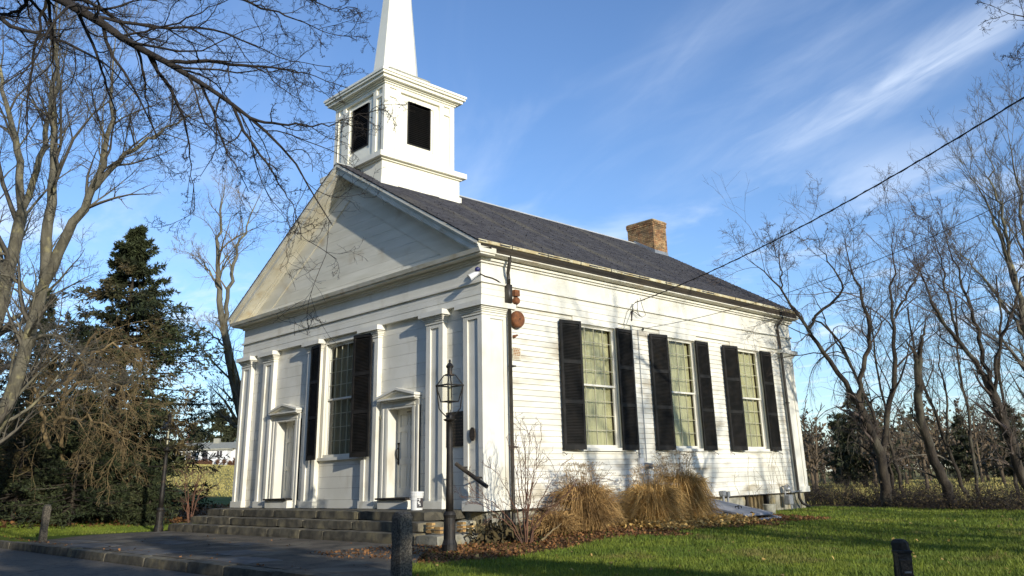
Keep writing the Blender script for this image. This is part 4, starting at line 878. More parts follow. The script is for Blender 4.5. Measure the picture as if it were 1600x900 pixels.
part('box_lid', lb(bc[0], bc[1], .042, .036, .131, .142), 'iron', T); part('wire', MB().tube([(bc[0] - RT[0] * .03, bc[1] - RT[1] * .03, -.04), (bc[0] - RT[0] * .04, bc[1] - RT[1] * .04, -.10), (bc[0] - RT[0] * .02, bc[1] - RT[1] * .02, -.12)], .006, 6), 'cable', T)
# ------------------------------------------------------------------ vegetation tools (all vectorised)
def nrmz(a): return a / np.maximum(np.linalg.norm(a, axis=-1, keepdims=True), 1e-9)
def tubes_np(P, Rr, sides):
    N_, K = P.shape[:2]; T = nrmz(np.gradient(P, axis=1)); m = nrmz(P[:, -1] - P[:, 0]); ref = np.where(np.abs(m[:, 2:3]) < .8, [[0, 0, 1.]], [[1., 0, 0]])[:, None]
    u = nrmz(np.cross(T, np.broadcast_to(ref, T.shape))); v = np.cross(T, u); a = 2 * np.pi * np.arange(sides) / sides
    V = P[:, :, None] + (u[:, :, None] * np.cos(a)[:, None] + v[:, :, None] * np.sin(a)[:, None]) * Rr[:, :, None, None]
    b = (np.arange(N_)[:, None, None] * K + np.arange(K - 1)[None, :, None]) * sides; k = np.arange(sides)[None, None]; k2 = (k + 1) % sides
    F = np.stack([b + k, b + k2, b + sides + k2, b + sides + k], -1).reshape(-1, 4); return V.reshape(-1, 3), F
def merge(parts):
    V = []; F = []; n = 0
    for v, f in parts: V.append(v); F.append(f + n); n += len(v)
    return np.concatenate(V), np.concatenate(F)
def spawn(P, Rr, n, rng, t0=.2, t1=1., ratio=.5, fall=.4, ang=(.5, 1.), K=6, wander=.25, up=.2, rr=.6, minr=.003, maxr=9.):
    N_, Kp = P.shape[:2]; t = t0 + (t1 - t0) * (np.arange(n)[None] + rng.random((N_, n))) / n; x = t * (Kp - 1); i = np.clip(x.astype(int), 0, Kp - 2); f = (x - i)[..., None]
    idx = np.arange(N_)[:, None]; pos = P[idx, i] * (1 - f) + P[idx, i + 1] * f; tan = nrmz(P[idx, i + 1] - P[idx, i]); rad = Rr[idx, i] * (1 - f[..., 0]) + Rr[idx, i + 1] * f[..., 0]
    Lp = np.linalg.norm(np.diff(P, axis=1), axis=-1).sum(1)[:, None]; ln = Lp * ratio * (1 - fall * t) * rng.uniform(.5, 1.35, (N_, n))
    pos = pos.reshape(-1, 3); tan = tan.reshape(-1, 3); rad = rad.ravel(); ln = ln.ravel(); M_ = len(pos)
    q = rng.normal(size=(M_, 3)); q = nrmz(q - (q * tan).sum(1, keepdims=True) * tan); a = rng.uniform(*ang, M_)[:, None]; d = nrmz(tan * np.cos(a) + q * np.sin(a))
    out = np.empty((M_, K, 3)); out[:, 0] = pos; w_ = rng.normal(size=(M_, 3)) * wander * .5
    for k in range(1, K):
        w_ = w_ * .5 + rng.normal(size=(M_, 3)) * wander; d = nrmz(d + w_ / K * 2.2 + np.array([0, 0, up]) / K * 1.5); out[:, k] = out[:, k - 1] + d * (ln / (K - 1))[:, None]
    r0 = np.clip(rad * rr, minr, maxr); RR = r0[:, None] * (1 - np.linspace(0, 1, K)[None]) + minr * .8 * np.linspace(0, 1, K)[None]; return out, RR
def guide(pts, radii, K=18, seed=0, jit=.0):
    pts = np.asarray(pts, float); radii = np.asarray(radii, float); n = len(pts); s = np.concatenate([[0], np.cumsum(np.linalg.norm(np.diff(pts, axis=0), axis=1))]); u = np.linspace(0, s[-1], K)
    P = np.stack([np.interp(u, s, pts[:, i]) for i in range(3)], 1)
    for _ in range(2): P[1:-1] = .25 * P[:-2] + .5 * P[1:-1] + .25 * P[2:]
    r = np.random.RandomState(seed); P[1:] += r.normal(size=(K - 1, 3)) * jit; return P, np.interp(u, s, radii)
def pxguide(pix, d0, d1, w0, w1, K=18, seed=0, jit=.0):
    n = len(pix); D = np.linspace(d0, d1, n); pts = [at(px, py, d) for (px, py), d in zip(pix, D)]; Wd = np.linspace(w0, w1, n) / 2 * D / FL
    return guide(pts, Wd, K, seed, jit)
def bare_tree(name, label, guides, levels, bark, twig, seed, group=None, cat='tree', sides=9, loc=None):
    rng = np.random.default_rng(seed); P = np.stack([g[0] for g in guides]); Rr = np.stack([g[1] for g in guides]); base = P[0, 0]
    T = thing(name, label, cat, tuple(base) if loc is None else loc, group); tt_ = np.linspace(0, 1, Rr.shape[1]); Rr = Rr.copy(); Rr[1:] = np.maximum(Rr[1:] * (1 - .9 * tt_ ** 3), .004)
    def mk(nm, parts, mat, smooth=True):
        v, f = merge(parts); me = fin_mesh(nm, v, f, mat, 4)
        if smooth: me.polygons.foreach_set('use_smooth', np.ones(len(me.polygons), bool))
        o = bpy.data.objects.new(nm, me); COL.objects.link(o); o.parent = T; o.location = -WL[T]; WL[o] = Vector((0, 0, 0)); return o
    mk('trunk', [tubes_np(P, Rr, sides)], bark); tw = []; cur = [(P, Rr)]
    for i, lv in enumerate(levels):
        lv = dict(lv); sd = lv.pop('sides', 3); src = lv.pop('src', None); nx = []
        srcs = cur[-1:] if src is None else [cur[j] for j in src]
        for p, r in srcs:
            q = spawn(p, r, rng=rng, **lv); nx.append(q)
        q = (np.concatenate([a for a, b in nx]), np.concatenate([b for a, b in nx])); cur.append(q)
        if i == 0: mk('limbs', [tubes_np(q[0], q[1], max(sd, 5))], bark)
        else: tw.append(tubes_np(q[0], q[1], sd))
    if tw: mk('crown', tw, twig, False)
    return T
def sprays(pos, d, ln, wd, rng):
    """flat diamond-shaped sprays of needles or leaves"""
    n = len(pos); q = rng.normal(size=(n, 3)); s = nrmz(np.cross(d, q)); ln = np.broadcast_to(ln, (n,))[:, None]; wd = np.broadcast_to(wd, (n,))[:, None]
    V = np.stack([pos, pos + d * ln * .45 + s * wd, pos + d * ln, pos + d * ln * .45 - s * wd], 1).reshape(-1, 3); return V, np.arange(4 * n).reshape(-1, 4)
def conifer(name, label, loc, H, Rm, seed, n_br=150, mat='spruce', prof=.75, zlow=.05, droop=.35, n_side=12, n_spray=7, sl_=.28, trunk_r=.16, group=None, bark='bark', bare=0.0, lowf=.75):
    rng = np.random.default_rng(seed); loc = np.array(loc, float); T = thing(name, label, 'tree', tuple(loc), group)
    tr = guide([loc - [0, 0, .3], loc + [0.05, .02, H * .5], loc + [0, 0, H]], [trunk_r, trunk_r * .6, .015], 14); V, F = tubes_np(tr[0][None], tr[1][None], 8)
    def add(nm, V, F, mt): o = bpy.data.objects.new(nm, fin_mesh(nm, V, F, mt, 4)); COL.objects.link(o); o.parent = T; o.location = -WL[T]; WL[o] = Vector((0, 0, 0)); return o
    add('trunk', V, F, bark)
    h = zlow + (1 - zlow) * (rng.random(n_br)) ** 1.4; az = rng.uniform(0, 2 * np.pi, n_br); gapf = 1 - .45 * (np.sin(az * 3 + h * 17 + seed) > .55)
    L_ = Rm * np.maximum(1 - h, .03) ** prof * rng.uniform(.62, 1.12, n_br) * gapf * np.minimum(1, lowf + h * 1.15); K = 8; t = np.linspace(0, 1, K)
    dr = np.stack([np.cos(az), np.sin(az)], -1); P = np.empty((n_br, K, 3)); P[..., :2] = loc[:2] + dr[:, None] * (L_[:, None] * t)[..., None] + rng.normal(size=(n_br, K, 2)) * .03
    L_ = np.where(h > .86, L_ * .75, L_); rise = np.where(h > .86, .35, .10 - .1 * (1 - h)); P[..., 2] = loc[2] + (h * H)[:, None] + L_[:, None] * (rise[:, None] * t - droop * t ** 1.4 * (1 - h[:, None] * .7) + .55 * droop * t ** 3)
    Rr = (.018 + L_ * .010)[:, None] * (1 - .85 * t)[None]; V, F = tubes_np(P, Rr, 3); add('branches', V, F, bark)
    side, sr = spawn(P, Rr, n_side, rng, .18, 1., .34, .55, (.7, 1.15), 5, .18, -.12, .5, .006)
    side[..., 2] = side[..., 2] * .55 + .45 * side[:, :1, 2] - .06 * np.linspace(0, 1, 5)[None] * np.linalg.norm(side[:, -1] - side[:, 0], axis=1)[:, None]
    V1, F1 = tubes_np(side, sr, 3)
    allp = []
    for Q, m in ((side, n_spray), (P, n_spray * 2)):
        n_ = len(Q); Kq = Q.shape[1]; tt = rng.uniform(.12 if Kq == 5 else .3, 1, (n_, m)); x = tt * (Kq - 1); i = np.clip(x.astype(int), 0, Kq - 2); f = (x - i)[..., None]; ii = np.arange(n_)[:, None]
        pos = (Q[ii, i] * (1 - f) + Q[ii, i + 1] * f).reshape(-1, 3); tn = nrmz(Q[ii, i + 1] - Q[ii, i]).reshape(-1, 3); dd = nrmz(tn + rng.normal(size=tn.shape) * .55 + [0, 0, -.12])
        keep = rng.random(len(pos)) > bare; allp.append((pos[keep], dd[keep]))
    pos = np.concatenate([a for a, b in allp]); dd = np.concatenate([b for a, b in allp]); V, F = sprays(pos, dd, sl_ * rng.uniform(.6, 1.3, len(pos)), sl_ * .11 * rng.uniform(.7, 1.4, len(pos)), rng)
    add('crown', V, F, mat); return T
def solo(name, V, F, mat, label=None, cat=None, kind=None, nv=4, group=None, loc=None, parent=None):
    me = fin_mesh(name, V, F, mat, nv); o = bpy.data.objects.new(name, me); COL.objects.link(o); WL[o] = Vector((0, 0, 0)); tag(o, label, cat, group, kind)
    if parent is not None: o.parent = parent; o.location = -WL[parent]
    return o
def ribbons(P, wd, rng):
    T = nrmz(np.gradient(P, axis=1)); m = rng.normal(size=(len(P), 1, 3)) + [0, 0, .2]; s = nrmz(np.cross(T, np.broadcast_to(m, T.shape))); K = P.shape[1]
    w_ = wd[:, None, None] * (1 - np.linspace(0, 1, K) ** 2 * .9)[None, :, None]; V = np.stack([P - s * w_, P + s * w_], 2).reshape(-1, 3)
    b = (np.arange(len(P))[:, None] * K + np.arange(K - 1)[None]) * 2; return V, np.stack([b, b + 1, b + 3, b + 2], -1).reshape(-1, 4)
def G(x, y): return float(hgt(x, y))
# level sets
LV_MID = [dict(n=9, t0=.25, t1=1, ratio=.42, fall=.45, ang=(.4, .9), K=8, wander=.5, up=.35, rr=.29, minr=.007, sides=5),
          dict(n=8, t0=.2, t1=1, ratio=.42, fall=.4, ang=(.4, 1.0), K=6, wander=.55, up=.2, rr=.55, minr=.005, src=[0, 1]),
          dict(n=6, t0=.15, t1=1, ratio=.48, fall=.3, ang=(.4, 1.1), K=4, wander=.6, up=.15, rr=.6, minr=.0035),
          dict(n=5, t0=.2, t1=1, ratio=.5, fall=.3, ang=(.4, 1.1), K=2, wander=.6, up=.1, rr=.7, minr=.003)]
def LV(up=.35, n=(9, 8, 6, 5), wander=.5, ratio=(.46, .46, .5, .55), ang=(.4, 1.0)):
    o = []
    for i, l_ in enumerate(LV_MID):
        d = dict(l_); d['n'] = n[i]; d['wander'] = wander; d['ratio'] = ratio[i]; d['up'] = up * (1 - .2 * i); d['ang'] = ang; o.append(d)
    return o
# ------------------------------------------------------------------ overhanging tree in the foreground
tb = np.array([3.2, -13.6, -.7])
ent = at(60, -25, 8.6)
gs = [guide([tb, tb + [.1, .1, 2.4], tb + [.5, .6, 4.5], tb + [.8, .9, 7.5]], [.30, .25, .2, .06], 18, 1, .01),
      guide([tb + [.3, .35, 3.6], (tb + [.3, .35, 3.6]) * .5 + ent * .5 + [0, 0, .35], ent, at(107, 8, 8.4), at(150, 27, 8.3), at(190, 60, 8.2), at(220, 78, 8.1), at(250, 90, 8.0), at(280, 110, 7.9), at(310, 130, 7.9), at(340, 142, 7.8), at(370, 172, 7.8), at(400, 192, 7.7), at(435, 215, 7.7), at(460, 255, 7.6), at(480, 285, 7.6), at(500, 320, 7.6), at(520, 352, 7.6)], [.12, .09, .05, .046, .043, .036, .033, .030, .026, .022, .020, .018, .014, .012, .009, .007, .006, .004], 40, 2, .004)]
def near(pix, d0, d1, w0, w1, s): return pxguide(pix, d0, d1, w0, w1, 18, s, .008)
gs[1] = (gs[1][0], gs[1][1])
main40 = gs[1]
gs[1] = guide(main40[0], main40[1], 18)   # trunk mesh needs equal counts; the limb keeps its own finer mesh below
sub = [near([(250, 90), (330, 92), (400, 103), (450, 105), (500, 122), (545, 138)], 8.0, 7.6, 7, 1.5, 3),
       near([(400, 192), (428, 198), (450, 198), (490, 199), (520, 197), (555, 180), (600, 172)], 7.7, 7.3, 5, 1, 4),
       near([(220, 85), (231, 110), (230, 150), (236, 190), (250, 235)], 8.1, 8.3, 5, 1, 5),
       near([(235, 105), (270, 160), (288, 190), (297, 230), (300, 280), (305, 330)], 8.0, 8.2, 6, 1, 6),
       near([(125, 20), (150, 70), (170, 140), (190, 200), (200, 245)], 8.4, 8.8, 6, 1, 7),
       near([(85, 25), (60, 95), (45, 165), (42, 230), (52, 300)], 8.6, 9.0, 5, 1, 8),
       near([(370, 180), (395, 235), (420, 262), (445, 300), (466, 340), (470, 372)], 7.8, 7.5, 5, 1, 9),
       near([(310, 130), (335, 180), (350, 235), (380, 275), (388, 300)], 7.9, 8.1, 4.5, 1, 10),
       near([(190, -20), (270, 18), (340, 30), (400, 62), (450, 95), (520, 105)], 8.6, 8.0, 6, 1, 11),
       near([(330, -25), (390, 8), (450, 22), (510, 52), (560, 62)], 8.2, 7.8, 5, 1, 12),
       near([(430, -25), (480, -2), (520, 15), (560, 12)], 8.0, 7.7, 4, 1, 14),
       near([(120, -20), (100, 60), (88, 130), (80, 190)], 8.8, 9.2, 5, 1, 15),
       near([(200, 70), (270, 45), (340, 10), (400, -25)], 8.2, 7.8, 4, 1, 16),
       near([(60, -25), (40, 10), (10, 20), (-40, 30)], 8.6, 8.8, 8, 2, 17),
       near([(-60, 5), (0, 27), (28, 50), (90, 58), (150, 88), (190, 120), (222, 160), (240, 200)], 9.6, 9.2, 8, 1.2, 13)]
rng = np.random.default_rng(77)
for P__, R__ in sub:
    dd_ = np.linalg.norm(main40[0] - P__[0], axis=1); k_ = int(dd_.argmin())
    if dd_[k_] < .6: P__ += (main40[0][k_] - P__[0]) * np.linspace(1, 0, len(P__))[:, None] ** 2
TT = bare_tree('overhanging_tree', 'dark bare tree whose limb overhangs the top left before the steeple', [gs[0]] + sub,
    [dict(n=10, t0=.12, t1=1, ratio=.34, fall=.35, ang=(.35, .9), K=9, wander=.75, up=-.12, rr=.55, minr=.0028, sides=5),
     dict(n=7, t0=.12, t1=1, ratio=.40, fall=.3, ang=(.4, 1.0), K=6, wander=.75, up=-.05, rr=.55, minr=.002, src=[1]),
     dict(n=5, t0=.15, t1=1, ratio=.45, fall=.3, ang=(.4, 1.1), K=5, wander=.7, up=.1, rr=.6, minr=.0016),
     dict(n=3, t0=.2, t1=1, ratio=.5, fall=.3, ang=(.4, 1.1), K=2, wander=.6, up=.1, rr=.7, minr=.0013)], 'limbdark', 'limbdark', 5, sides=8)
def add_child(T, nm, parts, mat, smooth=False):
    v, f = merge(parts); me = fin_mesh(nm, v, f, mat, 4)
    if smooth: me.polygons.foreach_set('use_smooth', np.ones(len(me.polygons), bool))
    o = bpy.data.objects.new(nm, me); COL.objects.link(o); o.parent = T; o.location = -WL[T]; return o
add_child(TT, 'main_limb', [tubes_np(main40[0][None], main40[1][None], 10)], 'limbdark', True)
mp, mr_ = main40[0][None, 10:], main40[1][None, 10:]
q1 = spawn(mp, mr_, 26, rng, .02, 1, .26, .3, (.4, 1.0), 9, .75, -.15, .5, .003); q2 = spawn(*q1, 8, rng, .12, 1, .4, .3, (.4, 1.), 6, .75, -.05, .55, .002); q3 = spawn(*q2, 5, rng, .15, 1, .45, .3, (.4, 1.1), 5, .7, .1, .6, .0016); q4 = spawn(*q3, 3, rng, .2, 1, .5, .3, (.4, 1.1), 3, .6, .1, .7, .0013)
add_child(TT, 'main_limb_twigs', [tubes_np(*q1, 4), tubes_np(*q2, 3), tubes_np(*q3, 3), tubes_np(*q4, 3)], 'limbdark')
# ------------------------------------------------------------------ bare trees on the left
bare_tree('pale_bark_tree', 'pale barked bare tree with two stems in front of the spruce', [
    pxguide([(-62, 800), (-20, 690), (8, 640), (28, 595), (52, 500), (72, 432)], 20.5, 21, 28, 16, 18, 1, .015),
    pxguide([(72, 432), (76, 350), (87, 275), (83, 205), (90, 120), (84, 40), (90, -40)], 21, 21, 18, 4, 18, 2, .03),
    pxguide([(70, 440), (103, 372), (130, 325), (158, 272), (172, 205), (178, 120), (186, 30)], 21, 21, 18, 4, 18, 3, .03),
    pxguide([(140, 300), (185, 250), (232, 216), (280, 190), (320, 165)], 21, 20.5, 10, 2, 18, 4, .03),
    pxguide([(60, 470), (20, 432), (0, 428), (-40, 440)], 21, 20.5, 7, 3, 18, 5, .02),
    pxguide([(45, 545), (75, 520), (100, 530), (140, 575), (165, 610)], 21, 20, 6, 1.5, 18, 6, .03)],
    LV(.3, (10, 8, 6, 4), .35), 'barkpale', 'twiggrey', 21)
bare_tree('far_left_tree', 'slender grey bare tree rising at the far left edge', [
    pxguide([(-75, 800), (-30, 600), (0, 478), (18, 402), (35, 330)], 25, 25, 26, 17, 18, 1, .015),
    pxguide([(35, 335), (31, 240), (10, 160), (-8, 80), (-10, 0)], 25, 25, 13, 3, 18, 2, .03),
    pxguide([(36, 325), (62, 262), (75, 190), (85, 130), (95, 50), (100, -20)], 25, 25, 11, 3, 18, 3, .03),
    pxguide([(10, 430), (-20, 330), (-30, 200)], 25, 25, 9, 3, 18, 4, .03)],
    LV(.3, (10, 7, 6, 4), .35), 'barkpale', 'twiggrey', 22)
bare_tree('bare_maple', 'bare upright tree behind the left corner of the church', [
    pxguide([(392, 790), (384, 700), (374, 629), (356, 552), (349, 509)], 38, 38, 17, 11, 18, 1, .03),
    pxguide([(349, 509), (342, 447), (340, 389), (345, 330), (352, 275)], 38, 38, 10, 3, 18, 2, .05),
    pxguide([(351, 505), (362, 430), (372, 380), (398, 330), (415, 290)], 38, 38, 7, 2, 18, 3, .05),
    pxguide([(344, 455), (325, 420), (300, 400), (282, 385)], 38, 38, 4, 1, 18, 4, .05),
    pxguide([(362, 562), (340, 530), (310, 510), (285, 515)], 38, 37, 4, 1, 18, 6, .05),
    pxguide([(384, 672), (350, 650), (330, 640), (328, 612)], 38, 37, 5, 1.5, 18, 5, .05)],
    LV(.5, (8, 6, 5, 4), .4), 'barkpale', 'twigtan', 23)
bare_tree('drooping_bush_tree', 'tan twiggy drooping tree tangled in front of the spruce', [
    pxguide([(104, 796), (96, 700), (98, 620), (120, 560), (150, 520)], 27.5, 26, 7, 4, 18, 1, .03),
    pxguide([(78, 700), (60, 620), (40, 560), (10, 530)], 25, 24.6, 7, 3, 18, 2, .04),
    pxguide([(95, 620), (140, 590), (190, 600), (225, 640)], 25, 24.4, 6, 2, 18, 3, .05),
    pxguide([(100, 600), (160, 540), (210, 540), (240, 580)], 25, 24.6, 6, 2, 18, 4, .05),
    pxguide([(85, 660), (130, 650), (180, 670), (210, 720)], 25, 24.2, 5, 2, 18, 5, .05)],
    LV(-.5, (9, 8, 6, 3), .38, (.5, .5, .5, .5)), 'twigtan', 'twigtan', 24)
p = at(297, 806, 25); 
yg = [guide([[p[0], p[1], G(p[0], p[1]) - .05]] + [[p[0] + a * .4, p[1] + b * .4, G(p[0], p[1]) + .9], [p[0] + a, p[1] + b, G(p[0], p[1]) + 1.6]], [.022, .016, .006], 12, i, .01) for i, (a, b) in enumerate(((.1, .1), (-.35, -.1), (.4, .3), (-.1, -.35)))]
bare_tree('sapling', 'small reddish bare sapling on the grass left of the steps', yg, [dict(n=7, t0=.3, t1=1, ratio=.4, fall=.3, ang=(.4, .9), K=6, wander=.4, up=.3, rr=.5, minr=.006, sides=4), dict(n=5, t0=.2, t1=1, ratio=.5, fall=.3, ang=(.4, .9), K=4, wander=.4, up=.2, rr=.6, minr=.004), dict(n=3, t0=.2, t1=1, ratio=.5, fall=.3, ang=(.4, .9), K=3, wander=.4, up=.2, rr=.6, minr=.003)], 'redtwig', 'redtwig', 25)
# ------------------------------------------------------------------ evergreens left
p = at(163, 795, 30); conifer('spruce_tree', 'large dark spruce with ragged upswept branch tips left of the church', (p[0], p[1], G(p[0], p[1])), 10.9, 7.6, 31, 400, 'spruce', 1.0, .06, .26, 17, 15, .19, .22, lowf=.36)
p = at(20, 795, 33); conifer('spruce_tree', 'shorter dark spruce at the far left edge behind the pale tree', (p[0], p[1], G(p[0], p[1])), 8.9, 4.8, 32, 240, 'spruce', .85, .05, .28, 14, 13, .17, .2)
p = at(-120, 795, 31); conifer('spruce_tree', 'dark spruce cut off by the left picture edge', (p[0], p[1], G(p[0], p[1])), 9.5, 4.6, 33, 110, 'spruce', .8, .03, .3, 10, 6, .30, .2)
p = at(232, 790, 27); conifer('spruce_tree', 'low dark young spruce beside the shaded lamp post', (p[0], p[1], G(p[0], p[1])), 1.7, 1.1, 34, 90, 'spruce', .6, .05, .2, 11, 10, .11, .05)
p = at(110, 800, 26.5); conifer('spruce_tree', 'green lower spruce boughs below the tan twigs', (p[0], p[1], G(p[0], p[1])), 3.0, 2.4, 35, 90, 'spruce', .6, .12, .3, 12, 12, .13, .07)
p = at(20, 800, 27); conifer('spruce_tree', 'small green spruce at the left edge behind the slim post', (p[0], p[1], G(p[0], p[1])), 3.3, 2.3, 36, 80, 'spruce', .6, .14, .3, 12, 12, .13, .07)
for i, (px, ht, dd, lb) in enumerate(((322, 62, 150, 'left'), (342, 72, 152, 'middle'), (362, 58, 149, 'right'), (303, 50, 156, 'outer'), (383, 66, 150, 'hidden'))):
    p = at(px, 715, dd); conifer('pine_tree', {'left': 'distant evergreen above the left roof end of the white house', 'middle': 'tallest distant evergreen behind the white house', 'right': 'distant evergreen closest to the church corner', 'outer': 'small distant evergreen beside the orange tree', 'hidden': 'distant evergreen mostly behind the church'}[lb], (p[0], p[1], G(p[0], p[1]) + .5), ht * dd / FL + 1.5, 3.6, 40 + i, 60, 'pine', .7, .05, .25, 6, 5, 1.0, .3, 'distant evergreens behind the house')
p = at(285, 722, 135); og = [guide([[p[0], p[1], G(p[0], p[1])], [p[0] + a, p[1] + b, G(p[0], p[1]) + 4], [p[0] + 2 * a, p[1] + 2 * b, G(p[0], p[1]) + 7]], [.2, .12, .04], 10, i, .1) for i, (a, b) in enumerate(((.2, .3), (-.8, .1), (1, .2)))]
bare_tree('orange_tree', 'distant orange brown bare tree left of the white house', og, LV(.4, (7, 6, 4, 3)), 'redtwig', 'redtwig', 47)
# ------------------------------------------------------------------ white house far left
hp = at(298, 729, 130); gz_ = G(hp[0], hp[1]); ra = RT[:2] / np.hypot(*RT[:2]); fa = np.array([ra[1], -ra[0]])
gz_ += .35
HS = thing('white_house', 'low white ranch house with grey roof far across the field', 'house', (hp[0], hp[1], gz_), None)
def hb(u0, u1, f0, f1, z0, z1):
    m_ = MB(); p = []
    for zz_ in (z0, z1):
        for a, b in ((u0, f0), (u1, f0), (u1, f1), (u0, f1)): q = hp[:2] + ra * a + fa * b; p.append((q[0], q[1], gz_ + zz_))
    return m_.hexa(p)
part('wall', hb(-3.2, 12, -8, 0, -.5, 2.2), 'plastic', HS); part('wing', hb(1.8, 6.2, 0, 2.0, -.5, 1.9), 'plastic', HS)
def hpt(u, f, zz_): q = hp[:2] + ra * u + fa * f; return (q[0], q[1], gz_ + zz_)
rf = MB(); rf.v = [hpt(-3.7, .6, 2.15), hpt(12.5, .6, 2.15), hpt(12.5, -4, 3.3), hpt(-3.7, -4, 3.3), hpt(-3.7, -8.6, 2.15), hpt(12.5, -8.6, 2.15)]; rf.f = [(0, 1, 2, 3), (3, 2, 5, 4), (0, 3, 4), (1, 5, 2), (0, 4, 5, 1)]
ro = part('roof', rf, 'concrete', HS); part('chimney', hb(2.0, 2.9, -4.2, -3.4, 2.9, 3.9), 'concrete', ro); part('porch_roof', hb(1.5, 6.5, 0, 2.4, 1.9, 2.1), 'concrete', HS)
for u, wd in ((-2.4, .8), (-.9, 1.6), (.9, .5), (4.6, .8), (7.2, 1.4), (9.4, .8)):
    f0 = 2.0 if 1.8 < u < 6 else 0; wn = part('window', hb(u, u + wd, f0 - .02, f0 + .03, .8, 1.75), 'ink', HS); part('frame', hb(u + wd / 2 - .04, u + wd / 2 + .04, f0 + .03, f0 + .05, .8, 1.75), 'plastic', wn)
part('door', hb(2.4, 3.2, 1.98, 2.03, 0, 1.75), 'ink', HS)
def pxthin(pix, d0, d1, w0, w1, *k): return pxguide(pix, d0, d1, w0 * .68, w1 * .8, *k)
# ------------------------------------------------------------------ trees on the right
LR = LV(.35, (9, 7, 5, 4), .5)
bare_tree('forked_tree', 'bare tree forking low just beyond the rear corner of the church', [
    pxthin([(1386, 796), (1381, 740), (1375, 708), (1358, 665), (1338, 622)], 27, 27, 26, 15, 18, 1, .02),
    pxthin([(1338, 624), (1320, 594), (1296, 566), (1275, 532), (1254, 498), (1230, 465), (1207, 437), (1178, 412), (1150, 392)], 27, 26, 13, 3, 18, 2, .04),
    pxthin([(1338, 624), (1352, 570), (1361, 517), (1347, 461), (1335, 430), (1324, 395), (1318, 350)], 27, 27.5, 12, 3, 18, 3, .04),
    pxthin([(1378, 715), (1383, 665), (1401, 582), (1392, 521), (1396, 447), (1394, 400), (1398, 340)], 27.3, 28, 15, 3, 18, 4, .04),
    pxthin([(1399, 495), (1420, 455), (1436, 425), (1450, 390)], 28, 28, 6, 2, 18, 5, .04),
    pxthin([(1262, 515), (1300, 470), (1322, 455), (1300, 420), (1280, 380), (1268, 340)], 26.7, 26.5, 7, 2, 18, 6, .04),
    pxthin([(1220, 452), (1222, 420), (1210, 385), (1200, 360)], 26.4, 26, 4, 1, 18, 7, .04)], LR, 'bark', 'twigpurple', 51)
bare_tree('weeping_birch', 'thin weeping tree with hanging twigs close to the rear corner', [
    pxthin([(1405, 800), (1378, 690), (1345, 600), (1318, 540), (1290, 505), (1268, 500)], 29, 28.5, 9, 3, 18, 1, .04),
    pxthin([(1345, 600), (1300, 520), (1275, 470), (1255, 440)], 29, 28.5, 5, 2, 18, 2, .04)],
    [dict(n=10, t0=.3, t1=1, ratio=.30, fall=.1, ang=(.4, 1.2), K=8, wander=.4, up=-1.8, rr=.5, minr=.006, sides=4), dict(n=8, t0=.2, t1=1, ratio=.5, fall=.3, ang=(.3, .9), K=6, wander=.4, up=-1.6, rr=.5, minr=.004), dict(n=5, t0=.2, t1=1, ratio=.5, fall=.3, ang=(.3, .9), K=4, wander=.4, up=-1.2, rr=.5, minr=.003)], 'bark', 'twiggrey', 52)
bare_tree('broken_snag', 'dark trunk with a broken jagged top among the right hand trees', [
    pxthin([(1492, 800), (1478, 760), (1460, 715), (1445, 689), (1438, 640), (1434, 600), (1436, 560)], 25, 25, 25, 14, 18, 1, .035),
    pxthin([(1436, 575), (1440, 535), (1445, 510), (1448, 490)], 25, 25, 12, 3, 18, 2, .02),
    pxthin([(1436, 572), (1428, 548), (1420, 537), (1411, 525)], 25, 25, 11, 3, 18, 3, .02)],
    [dict(n=5, t0=.2, t1=.9, ratio=.35, fall=.2, ang=(.6, 1.2), K=6, wander=.6, up=.2, rr=.25, minr=.006, sides=4), dict(n=5, t0=.2, t1=1, ratio=.5, fall=.3, ang=(.4, 1), K=5, wander=.6, up=.2, rr=.5, minr=.004), dict(n=4, t0=.2, t1=1, ratio=.5, fall=.3, ang=(.4, 1), K=3, wander=.6, up=.2, rr=.5, minr=.003)], 'bark', 'twigpurple', 53)
bare_tree('leaning_tree', 'big bare tree leaning in from the right edge over the lawn', [
    pxthin([(1625, 800), (1598, 750), (1567, 652), (1545, 600), (1539, 587)], 22, 22.5, 24, 16, 18, 1, .02),
    pxthin([(1539, 587), (1520, 558), (1497, 535), (1470, 495), (1450, 455), (1436, 425), (1425, 380)], 22.5, 23, 12, 3, 18, 2, .04),
    pxthin([(1545, 600), (1536, 545), (1520, 493), (1508, 455), (1497, 423), (1480, 370), (1465, 320)], 22.5, 23, 11, 2, 18, 3, .04),
    pxthin([(1552, 620), (1560, 540), (1585, 470), (1610, 420), (1625, 360)], 22.3, 22, 9, 3, 18, 4, .04),
    pxthin([(1497, 535), (1490, 490), (1478, 450), (1470, 400), (1440, 340)], 22.7, 23.2, 7, 2, 18, 5, .04)], LR, 'bark', 'twigpurple', 54)
bare_tree('young_tree', 'thin straight bare tree standing between the snag and the leaning tree', [
    pxthin([(1532, 796), (1522, 730), (1515, 661), (1504, 600), (1497, 554), (1494, 470)], 27, 27, 9, 3, 18, 1, .03)], LV(.35, (14, 6, 5, 3), .5), 'bark', 'twiggrey', 55)
bare_tree('young_tree', 'thin bare tree just right of the forked trunk', [
    pxthin([(1418, 796), (1400, 730), (1389, 680), (1378, 610), (1365, 540), (1360, 480)], 28.5, 29, 9, 2, 18, 1, .03)], LV(.35, (14, 6, 5, 3), .5), 'bark', 'twiggrey', 56)
